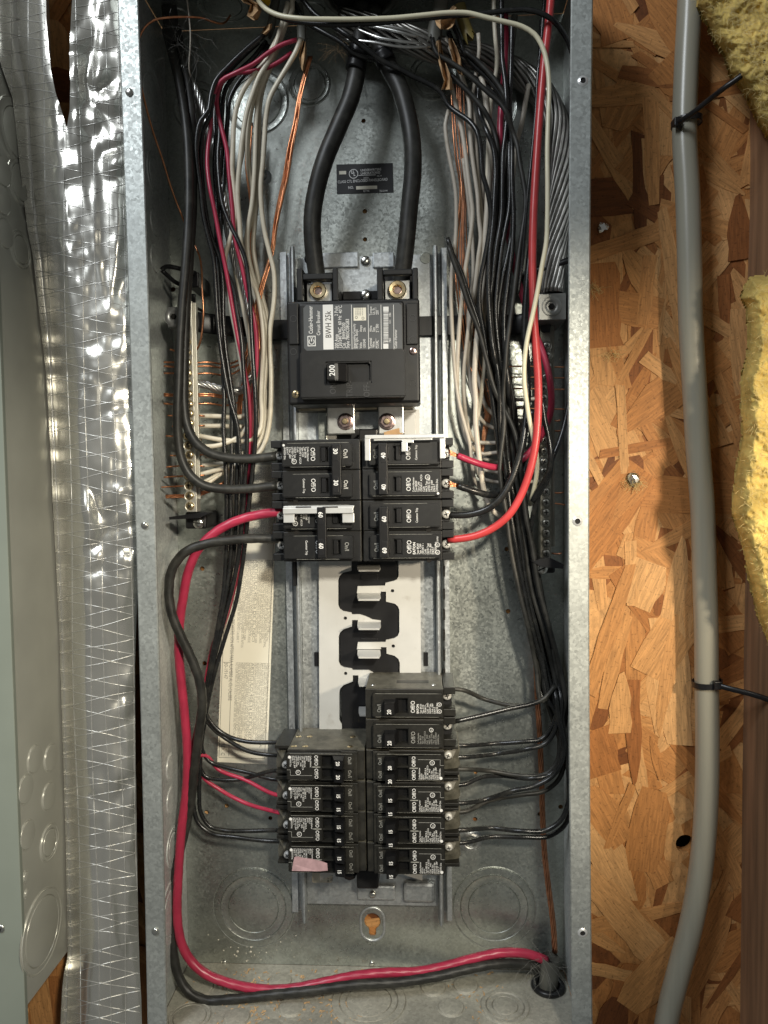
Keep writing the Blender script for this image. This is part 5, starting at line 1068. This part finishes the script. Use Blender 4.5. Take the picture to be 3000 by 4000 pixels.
for i, (tp_, tl_) in enumerate(zip(tops, tails)):
    off = (i-4.5)*9.0; last = tp_[-1][1]
    trunk = [(x+off*(1 if y > 1500 else .5)+rb.uniform(-5, 5), y) for x, y in TR if y > last+60]
    body = [(x, y) for x, y in tp_] + trunk + tl_
    n = len(body); d = []
    for j, (x, y) in enumerate(body):
        base = 46 + 10*((i*3) % 5)/4
        if y < 500: base = 40 + (i*7) % 4*5
        if 1500 < y < 2700: base = 50 + (i*5 % 9)*3.2
        if y > 2500: base = min(80, base+10)
        if x < 1990 and y > 2600: base = 78 - (1990-x)/190*26
        if x < 1850 and y > 2600: base = 52
        d.append((x, y, base))
    wire('black_wire', 'thin black wire of the right bundle, ' + tl_lab[i], 'wblack' if i % 3 else 'wblackd', 19, d, gr, sides=10)
for i in range(5):   # shorter black runs that stay in the trunk
    off = (-34, 30, 46, -14, 14)[i]
    pts = [(x+off*(.6 if y < 1500 else 1)+rb.uniform(-6, 6), y, 66+3*i) for x, y in TR] + [(2190+4*i, 2900, 78)]
    wire('black_wire', 'thin black wire packed inside the right trunk of wires', 'wblackd', 18, [(1962+off*.4, 860, 84)] + pts, 'packed right trunk wires', sides=8)
wire('black_wire', 'glossy black wire hugging the left edge of the red cable', 'wblack', 14, Y([(2128, -30), (2120, 84), (2112, 190), (2100, 300), (2094, 420), (2078, 600), (2062, 760), (2050, 900), (2040, 1020), (2022, 1150)], 40, 36, 40, 48), gr, sides=8)
wire('black_wire', 'black wire looping out from behind the right lip to the bar', 'wblack', 20, Y([(2225, 1560), (2205, 1660), (2180, 1740), (2155, 1800), (2150, 1840), (2130, 1890), (2105, 1930), (2085, 2000), (2070, 2080)], 44, 38, 44, 56), gr, sides=10)
wire('black_wire', 'black wire dropping in front of the right bar screws', 'wblack', 22, Y([(2118, 1560), (2128, 1640), (2146, 1720), (2152, 1790), (2140, 1850), (2112, 1900), (2080, 1960)], 40, 36, 48), gr, sides=10)
for k in range(6):
    dx = (0, 12, 26, -10, 38, 20)[k]
    wire('copper_wire', 'bare copper wire showing between the whitish wires on the right', 'copper' if k in (0, 3) else 'copperd', 7, [(1772+dx, 330, 72), (1778+dx, 480, 74), (1790+dx, 620, 74), (1802+dx*.6, 720, 68 if k == 0 else 76), (1797+dx*.6, 850, 66 if k == 0 else 78), (1786+dx, 960, 68 if k == 0 else 80), (1790+dx, 1080, 80), (1808+dx, 1250, 82), (1830+dx, 1400, 84), (1870+dx, 1530, 84), (1900+dx*.5, 1600, 84), (1888+dx*.3, 1700, 84), (1880, 1800, 86)], 'right bare copper wires', sides=6)
for k, yy in enumerate((1432, 1474, 1519, 1596)):
    wire('copper_wire', 'bare copper wire running level into the shadowed neutral bar', 'copperd', 7, [(1900, yy+10, 84), (1990, yy, 80), (2100, yy, 76), (2170, yy+2, 75), (2205, yy+2, 74)], 'level copper leads', sides=6)
for k, yy in enumerate((1640, 1680, 1922, 1964, 2160)):
    wire('copper_end', 'short copper tail sticking out right of the shadowed bar', 'copperd', 8, [(2150, yy, 76), (2180, yy+4, 75), (2190+6*k % 20, yy+8 if k == 3 else yy+1, 74)], 'shadowed bar copper tails', sides=6)
stranded('ground_cable', 'twisted bare copper ground cable down the lower right corner', 'copperd', 23, [(2085, 2380, 84), (2092, 2520, 84), (2098, 2700, 84), (2110, 2900, 84), (2117, 3100, 84), (2125, 3300, 82), (2140, 3450, 80), (2154, 3550, 78), (2163, 3640, 78), (2168, 3720, 78)], n=6, pitch=.055)

# ================================================================== CABLE SHEATHS, PAPER, GROMMET
def sheath(label, mt, w, pts, ragged=True, flat=.75):
    path = pix_path(pts, .003); r = w*mmpp(*pts[0][:2], pts[0][2]/1000)/2
    me = tube_mesh(path, r, 16, flat=flat, cap=False)
    if ragged:
        n = len(path)
        for k in range(16):
            v = me.vertices[(n-1)*16+k]; v.co += (path[-1]-path[-2]).normalized()*(.003*math.sin(k*1.9)+.002*math.sin(k*4.1))
    return link('cable_sheath', me, M[mt], label=label, cat='cable sheath', group='cut cable sheaths')
sheath('grey cut cable sheath hanging left of the tan papers', 'jacket', 58, [(1730, -40, 52), (1718, 40, 52), (1700, 110, 52), (1694, 165, 52)])
sheath('olive yellow cut cable sheath right of the tan papers', 'jackety', 48, [(1795, 20, 54), (1810, 80, 54), (1828, 130, 52), (1838, 150, 52)])
sheath('grey cable sheath above the left white wires', 'jacket', 34, [(1085, -40, 54), (1070, 40, 54), (1056, 110, 54), (1045, 140, 54)])
sheath('dark grey cable sheath dropping beside the crossing wires', 'jacket', 34, [(1165, 20, 54), (1176, 90, 52), (1178, 150, 50), (1180, 175, 50)])
sheath('dull grey cable sheath in the dark top right of the box', 'jacket', 26, [(2010, 60, 66), (2004, 130, 66), (1996, 200, 64), (1992, 300, 64)])
sheath('black cable sheath entering at the top left corner', 'wblackd', 60, [(660, 20, 62), (668, 100, 60), (680, 170, 58)])
def paper(label, quads, Yd, seed):
    """creased strip of kraft paper from a list of left/right edge points"""
    r = random.Random(seed); v, f = [], []; n = len(quads)
    for i, (a, b) in enumerate(quads):
        for s in range(5):
            t = s/4; x, y = a[0]*(1-t)+b[0]*t, a[1]*(1-t)+b[1]*t
            v.append(P(x, y, (Yd+6*math.sin(s*1.6+i*.9+seed)+r.uniform(-1, 1))/1000))
    for i in range(n-1):
        for s in range(4): f.append((i*5+s, i*5+s+1, (i+1)*5+s+1, (i+1)*5+s))
    me = pydata(v, f); bm = bmesh.new(); bm.from_mesh(me)
    ret = bmesh.ops.solidify(bm, geom=bm.faces[:], thickness=.0004); me2 = to_mesh(bm)
    return link('paper_strip', me2, M['kraft'], label=label, cat='paper', group='torn kraft paper strips')
paper('crumpled tan paper wrapped round the wires under the crossing wire', [((1772, 22), (1790, 40)), ((1745, 50), (1782, 58)), ((1700, 80), (1776, 90)), ((1706, 100), (1768, 105)), ((1720, 114), (1752, 116))], 40, 1)
paper('long twisted tan paper tail hanging over the whitish wires', [((1704, 160), (1722, 160)), ((1708, 210), (1730, 205)), ((1718, 260), (1742, 250)), ((1728, 295), (1758, 290)), ((1735, 315), (1765, 312)), ((1724, 350), (1768, 352))], 44, 2)
paper('straight tan paper strip between black wires on the right', [((1752, 155), (1766, 150)), ((1758, 195), (1784, 185)), ((1768, 235), (1800, 230)), ((1778, 262), (1806, 268)), ((1792, 290), (1812, 296))], 46, 3)
paper('curled tan paper at the very top above the left bundle', [((925, -20), (985, -10)), ((950, 10), (986, 0)), ((978, 20), (1010, 16)), ((968, 50), (1020, 40)), ((966, 62), (1010, 66)), ((985, 76), (1004, 78))], 36, 4)
paper('narrow tan paper tongue beside the outermost white wire', [((1184, 158), (1194, 164)), ((1172, 200), (1196, 195)), ((1168, 220), (1194, 235)), ((1176, 255), (1190, 262)), ((1180, 272), (1186, 274))], 44, 5)
paper('small brown paper scrap above the pink wires', [((1030, 108), (1062, 92)), ((1026, 120), (1060, 112)), ((1020, 132), (1040, 134))], 44, 6)
link('yellow_cap', tube_mesh(pix_path([(1022, -20, 40), (1030, 2, 40), (1036, 14, 40)], .002), .005, 12), M['yellow'], label='small bright yellow cap at the top edge over the left bundle', cat='cap')
# hub ring in the top wall
hp = PZ(1412, 30, ZT-.003); hub = thing('conduit_hub', 'dark round conduit hub at the top centre of the box', 'hub', (P(1412, 40, .05).x, .05, ZT-.004))
hc = Vector((P(1412, 40, .05).x, .05, ZT-.004))
ringp = [hc + Vector((.029*math.cos(a), .029*math.sin(a), 0)) for a in [2*math.pi*i/36 for i in range(37)]]
link('hub_ring', tube_mesh(ringp, .0042, 10, cap=False), M['alud'], hub)
link('hub_bore', tube_mesh([hc+Vector((0, 0, -.001)), hc+Vector((0, 0, .003))], .026, 28), M['hole'], hub)
# floor grommet and sheath at the lower right
gp = PZ(2141, 3850, ZB+.002)
gm = thing('floor_grommet', 'black rubber grommet in the box bottom at the lower right', 'grommet', gp)
rg = [gp + Vector((.0125*math.cos(a), .0125*math.sin(a), 0)) for a in [2*math.pi*i/32 for i in range(33)]]
link('grommet_ring', tube_mesh(rg, .0030, 8, cap=False), M['blackpaint'], gm)
link('grommet_hole', tube_mesh([gp+Vector((0, 0, -.0012)), gp+Vector((0, 0, -.0002))], .0115, 24), M['hole'], gm)
sp_ = [gp+Vector((0, 0, -.001)), gp+Vector((.001, 0, .008)), gp+Vector((.002, .001, .018)), gp+Vector((.003, .001, .026))]
link('cable_sheath', tube_mesh(catmull(sp_, .002), .0085, 16, cap=False), M['jacket'], label='grey cable sheath rising out of the floor grommet', cat='cable sheath', group='cut cable sheaths')
# loose fibres at torn sheaths
def fuzz(label, base, n, spread, length, seed, mt='fuzz', rad=.00010):
    r = random.Random(seed); ms = []
    for k in range(n):
        p = base + Vector((r.gauss(0, spread), r.gauss(0, spread*.5), r.gauss(0, spread))); d = Vector((r.gauss(0, 1), r.gauss(-.3, .6), r.gauss(-.6, .8))).normalized()
        q = [p]; 
        for j in range(5): d = (d+Vector((r.gauss(0, .25), r.gauss(0, .2), r.gauss(-.1, .25)))).normalized(); q.append(q[-1]+d*length*r.uniform(.1, .3))
        ms.append(tube_mesh(q, rad, 3, cap=False))
    return link('loose_fibres', join_meshes(ms), M[mt], label=label, cat='fibres', kind='stuff')
fuzz('fine frayed fibres at the top left cable entry', P(715, 175, .045), 34, .008, .032, 1, 'fuzz', .00006)
fuzz('frayed fibres at the lower right cable sheath', gp+Vector((-.004, 0, .022)), 40, .006, .035, 2)
fuzz('frayed fibres by the tape above the left service cable', P(1310, 180, .05), 24, .003, .014, 3, 'kraft', .00007)
# sawdust on the box floor
r = random.Random(5); ms = []
for k in range(420):
    cx_ = r.choice((960, 1005, 1270, 1850, 700, 1400, 1120)); x, y = r.gauss(cx_, 70), r.uniform(3782, 4000)
    p = PZ(x, y, ZB+.0006)
    if not (.004 < p.y < .095 and -.17 < p.x < .165): continue
    s = r.uniform(.0003, .0011); a = r.random()*3
    me = box_mesh(-s*1.8, s*1.8, -s*.6, s*.6, -s*.25, s*.25); me.transform(Matrix.Translation(p) @ Matrix.Rotation(a, 4, 'Z') @ Matrix.Rotation(r.uniform(-.4, .4), 4, 'X')); ms.append(me)
link('sawdust', join_meshes(ms), M['dust'], label='pale sawdust crumbs scattered over the box bottom', cat='sawdust', kind='stuff')
ms = []
for k in range(80):
    p = P(r.gauss(1000, 80), r.gauss(3690, 60), .0961); s = abs(r.gauss(.0003, .0003))+.00015
    me = lathe_mesh([(0, s*.25), (s, 0)], 8); me.transform(Matrix.Translation(p)); ms.append(me)
link('plaster_specks', join_meshes(ms), M['paper'], label='white plaster specks spattered low on the back plate', cat='specks', kind='stuff')

# ================================================================== LEFT NEIGHBOUR: painted panel box, foil facing
xq = P(108, 3990, 0).x
nb = thing('neighbour_panel', 'grey painted neighbouring panel box at the left picture edge', 'panel box', (xq, .09, ZB))
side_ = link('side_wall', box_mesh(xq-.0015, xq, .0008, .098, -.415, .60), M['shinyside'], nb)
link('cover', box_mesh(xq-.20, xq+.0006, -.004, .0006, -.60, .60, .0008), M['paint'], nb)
screw('cover_screw', P(2, 3628, -.0042), .0034, .0012, M['zinc'], nb)
for x, y, rr in ((99, 3084, (.0115,)), (190, 3110, (.0115,)), (106, 3262, (.0115,)), (192, 3290, (.0115, .0155)), (163, 3635, (.028, .034)), (135, 2965, (.0115,)), (198, 2960, (.0115,)), (9, 669, (.0115,)), (80, 714, (.015, .019)), (18, 913, (.0115,)), (80, 976, (.0115, .015)), (8, 780, (.0115,)), (100, 3425, (.004,)), (103, 3490, (.003,)), (60, 520, (.02, .027))):
    p = PX(x, y, xq+.0001)
    if 0.004 < p.y < .095:
        o = link('knockout', knockout_mesh(rr, .0012), M['shinyside'], side_); o.location = p; o.rotation_euler = (0, 0, math.pi/2)
lefte = [(-250, -40), (150, -20), (260, 5), (380, 48), (480, 60), (620, 74), (900, 108), (1000, 128), (1200, 150), (1450, 178), (1600, 188), (1900, 202), (2200, 218), (2500, 232), (2900, 244), (3300, 256), (3740, 264), (3800, 250), (3860, 243), (4000, 236), (4250, 232)]
vl = [(-250, 178), (0, 180), (70, 181), (180, 190), (275, 199), (362, 217), (427, 239), (492, 259), (4250, 300)]
vr = [(-250, 286), (0, 282), (72, 277), (217, 271), (325, 275), (430, 272), (492, 262), (4250, 303)]
rge = [(-250, 500), (1000, 530), (2250, 552), (2330, 536), (2600, 527), (3000, 530), (3600, 540), (3800, 546), (3900, 552), (4250, 560)]
def lerp(tab, y):
    for (a, b), (c, d) in zip(tab, tab[1:]):
        if y <= c: return b+(d-b)*max(0, (y-a))/(c-a)
    return tab[-1][1]
def foil_depth(x, y):
    """depth of the foil (m) at picture position: gentle bulge, long vertical folds, crumples"""
    u = (x-lerp(lefte, y))/max(60, lerp(rge, y)-lerp(lefte, y))
    d = .026 - .012*math.sin(math.pi*min(1, max(0, u)))**.8
    e = min(1, max(0, u)/.34); e = e*e*(3-2*e)
    if e < 1:                                   # the facing is tucked against the neighbour's side wall
        yw = min(.088, max(.004, PX(x, y, xq).y)) - .0025
        d = yw*(1-e) + d*e
        if u > 0: u = 1
    k = .35+.65*e; d0 = d
    d += .0046*noise.noise(Vector((x/110, y/760, 1.3))) + .0013*noise.noise(Vector((x/44, y/520, 4.7)))
    rid = 1-abs(noise.noise(Vector((x/75, y/520, 9.1))))*2
    d -= .0016*max(0, rid)**3
    c = max(0, noise.noise(Vector((x/260, y/430, 12))) + .08)
    q = noise.noise(Vector(((x+.5*y)/120, (y-.4*x)/150, 2.2)))
    d += .0120*c*(1-2.2*abs(q)) + .0034*c*noise.noise(Vector((x/78, y/105, 5.2)))
    d += .0016*max(0, noise.noise(Vector((x/200, y/300, 31)))+.1)*noise.noise(Vector((x/30, y/46, 3.3)))*2
    d += .00025*noise.noise(Vector((x/16, y/26, 7.7)))
    return d0+(d-d0)*k
foil = thing('foil_facing', 'crinkled silver foil facing with thread grid between the two panel boxes', 'foil', P(400, 4000, .05))
rows = [(-250+12*i) for i in range(376)]; n1, n2 = 14, 22; v, f = [], []
for y in rows:
    a, b, c, d = lerp(lefte, y), lerp(vl, y), lerp(vr, y), lerp(rge, y)
    b = max(b, a+6)
    if c < b: c = b+.01
    for i in range(n1+1):
        x = a+(b-a)*i/n1; v.append(P(x, y, foil_depth(x, y)))
    for i in range(n2+1):
        x = c+(d-c)*i/n2; v.append(P(x, y, foil_depth(x, y)))
w = n1+n2+2
for j in range(len(rows)-1):
    gap = rows[j] < 486
    for i in range(w-1):
        if i == n1 and gap: continue
        f.append((j*w+i, j*w+i+1, (j+1)*w+i+1, (j+1)*w+i))
fm = pydata(v, f, True)
link('foil_sheet', fm, M['foil'], foil)
def thread(pts):
    run = []
    def flush():
        if len(run) > 3: link('scrim_thread', tube_mesh(list(run), .00029, 5, cap=False), M['thread'], foil)
        run.clear()
    for x, y in pts:
        inside = lerp(lefte, y)+2 < x < lerp(rge, y)-1 and -60 < y < 4060 and not (y < 486 and lerp(vl, y) < x < lerp(vr, y))
        if inside: run.append(P(x, y, foil_depth(x, y)-.0001))
        else: flush()
    flush()
rt = random.Random(21)
y = -120
while y < 4150:
    s1, s2 = -.235+rt.uniform(-.03, .03), .20+rt.uniform(-.03, .03)
    thread([(x, y+70+s1*x+4*math.sin(x/60+y)) for x in range(-40, 580, 9)])
    thread([(x, y-30+s2*x+4*math.sin(x/70+y*2)) for x in range(-40, 580, 9)])
    y += 66+rt.uniform(-5, 8)
for x0 in (40, 110, 165, 232, 300, 352, 408, 462):
    thread([(x0+.022*yy+5*math.sin(yy/230+x0), yy) for yy in range(-60, 4070, 14)])

# ================================================================== RIGHT SIDE: tubing, ties, cord, glass wool, small bits
tube_pts = [(2700, -120, 77), (2692, 60, 77), (2680, 300, 77), (2674, 520, 77), (2686, 760, 77), (2693, 1000, 77), (2698, 1250, 77), (2712, 1500, 77), (2726, 1750, 77), (2745, 2000, 77), (2752, 2250, 77), (2758, 2450, 77), (2760, 2650, 77), (2763, 2900, 77), (2760, 3100, 77), (2748, 3300, 77), (2722, 3500, 77), (2690, 3650, 77), (2650, 3800, 77), (2612, 3950, 77), (2580, 4150, 77)]
wire('grey_tubing', 'grey plastic tubing running down the strand board beside the panel', 'conduit', 92, tube_pts, None, 'tubing', 28, step=.006)
def tie(label, ringc, tail, Rr):
    t = thing('cable_tie', label, 'cable tie', ringc, 'black cable ties')
    rr = [ringc + Vector((Rr*math.cos(a), Rr*math.sin(a), .0012*math.cos(a))) for a in [2*math.pi*i/32 for i in range(33)]]
    v, f = [], []
    for i, p in enumerate(rr):
        o_ = Vector((math.cos(2*math.pi*i/32), math.sin(2*math.pi*i/32), 0))
        for a, b in ((0, -.0024), (.0011, -.0024), (.0011, .0024), (0, .0024)): v.append(p+o_*a+Vector((0, 0, b)))
    for i in range(32):
        for k in range(4): f.append((i*4+k, i*4+(k+1) % 4, (i+1)*4+(k+1) % 4, (i+1)*4+k))
    link('strap_loop', pydata(v, f), M['blackpaint'], t)
    link('tie_tail', tube_mesh(pix_path(tail, .003), .0024, 8, flat=.5), M['blackpaint'], t)
    h = P(tail[0][0], tail[0][1], tail[0][2]/1000)
    link('tie_head', box_mesh(h.x-.0030, h.x+.0030, h.y-.003, h.y+.0025, h.z-.0035, h.z+.0035, .0006), M['blackpaint'], t)
    return t
tie('black cable tie on the tubing at the upper right', P(2682, 478, .077), [(2645, 478, 66), (2652, 492, 66), (2660, 500, 68)], .0118)
tie('black cable tie on the tubing with its tail running off right', P(2762, 2668, .077), [(2800, 2676, 64), (2850, 2690, 58), (2930, 2710, 52), (3040, 2745, 46), (3200, 2790, 30)], .0118)
wire('power_cable', 'black cord slanting from the upper tubing tie over the glass wool', 'blackpaint', 22, [(2652, 478, 62), (2700, 445, 52), (2770, 390, 40), (2840, 335, 26), (2890, 300, 22), (2920, 270, 18), (2960, 250, 16), (3060, 225, 14), (3300, 190, 10)], None, 'cord', 10)
def wool(label, outline, Yf, Yb, seed, res=5, mt='wool', mf='wool2'):
    """batt of glass wool: lumpy pillow over a hand-drawn outline, with a fringe of fibres"""
    xs_ = [p[0] for p in outline]; ys_ = [p[1] for p in outline]; v, f, idx = [], [], {}
    def inside(x, y):
        c = False; n = len(outline)
        for i in range(n):
            (x1, y1), (x2, y2) = outline[i], outline[(i+1) % n]
            if (y1 > y) != (y2 > y) and x < (x2-x1)*(y-y1)/(y2-y1)+x1: c = not c
        return c
    def edge(x, y):
        b = 1e9; n = len(outline)
        for i in range(n):
            a, d = Vector(outline[i]), Vector(outline[(i+1) % n]); ab = d-a; t = max(0, min(1, (Vector((x, y))-a).dot(ab)/max(1e-6, ab.length_squared))); b = min(b, (a+ab*t-Vector((x, y))).length)
        return b
    nx, ny = int((max(xs_)-min(xs_))/res)+3, int((max(ys_)-min(ys_))/res)+3
    for j in range(ny):
        for i in range(nx):
            x, y = min(xs_)-res+i*res, min(ys_)-res+j*res
            jx, jy = 7*noise.noise(Vector((x/26, y/26, seed))), 7*noise.noise(Vector((x/26, y/26, seed+5)))
            if inside(x+jx, y+jy):
                e = min(1, edge(x, y)/70)
                d = Yb-(Yb-Yf)*(math.sqrt(max(0, 1-(1-e)**2)))
                d += .005*noise.noise(Vector((x/60, y/60, seed))) + .0025*noise.noise(Vector((x/20, y/20, seed))) + .0014*noise.noise(Vector((x/8, y/8, seed)))
                idx[(i, j)] = len(v); v.append(P(x, y, d))
    for (i, j) in list(idx):
        if all(k in idx for k in ((i+1, j), (i, j+1), (i+1, j+1))): f.append((idx[(i, j)], idx[(i+1, j)], idx[(i+1, j+1)], idx[(i, j+1)]))
    t = thing('glass_wool', label, 'insulation', v[-1], 'glass wool batts')
    me = pydata(v, f, True); bm = bmesh.new(); bm.from_mesh(me)
    bmesh.ops.delete(bm, geom=[q for q in bm.verts if not q.link_faces], context='VERTS')
    bnd = [e for e in bm.edges if e.is_boundary]
    g_ = bmesh.ops.extrude_edge_only(bm, edges=bnd)['geom']
    for q in g_:
        if isinstance(q, bmesh.types.BMVert): q.co.y = min(.099, q.co.y+.006); q.co.x += .0015
    link('wool_body', to_mesh(bm, smooth=True), M[mt], t)
    r = random.Random(seed); fv, ff = [], []
    for k in range(4200):
        p = v[r.randrange(len(v))]; d = Vector((r.gauss(0, 1), -abs(r.gauss(0, .35)), r.gauss(0, 1))).normalized(); L = r.uniform(.002, .008)
        s = d.cross(Vector((0, 1, 0))).normalized()*.00012; q = p+d*L*.5+Vector((0, -.0006, 0)); e = p+d*L+Vector((r.gauss(0, .001), r.gauss(-.0003, .0006), r.gauss(0, .001)))
        b = len(fv); fv += [p-s, p+s, q+s, q-s, e]; ff += [(b, b+1, b+2, b+3), (b+3, b+2, b+4)]
    link('wool_fibres', pydata(fv, ff), M[mf], t, kind='stuff')
    return t
wool('yellow glass wool batt hanging in at the upper right corner', [(2712, -120), (2724, 20), (2756, 82), (2790, 160), (2828, 215), (2850, 290), (2890, 335), (2922, 385), (2950, 450), (2975, 500), (3020, 560), (3420, 560), (3420, -120)], .012, .075, 3.1)
wool('yellow glass wool batt bulging in at the middle of the right edge', [(2925, 1075), (2908, 1110), (2892, 1165), (2912, 1200), (2918, 1260), (2922, 1330), (2910, 1400), (2895, 1480), (2893, 1600), (2898, 1700), (2880, 1800), (2862, 1920), (2858, 2010), (2880, 2080), (2902, 2150), (2916, 2230), (2938, 2330), (2962, 2420), (3000, 2520), (3060, 2580), (3420, 2580), (3420, 1060)], .004, .070, 8.4)
def crumple(label, x, y, s, seed, mt='silver'):
    r = random.Random(seed); bm = bmesh.new(); bmesh.ops.create_icosphere(bm, subdivisions=2, radius=s)
    for q in bm.verts: q.co *= r.uniform(.65, 1.15); q.co.y *= .5
    o = link('foil_scrap', to_mesh(bm), M[mt], label=label, cat='foil scrap', group='foil scraps on the board'); o.location = P(x, y, .0965); return o
crumple('small crumpled foil scrap stapled high on the strand board', 2355, 889, .0050, 1)
crumple('crumpled foil scrap with yellow wool tuft mid way down the board', 2476, 1872, .0064, 2)
def tuft(label, x, y, n, s, seed):
    return fuzz(label, P(x, y, .096), n//2, s*.8, .009, seed, 'wool2', .00011)
tuft('yellow wool tuft around the mid board foil scrap', 2472, 1880, 160, .0042, 31)
tuft('small pale wool tuft near the top of the board', 2320, 1125, 70, .003, 32)
tuft('tiny pale wool tuft beside a strand mid board', 2392, 1385, 60, .003, 33)
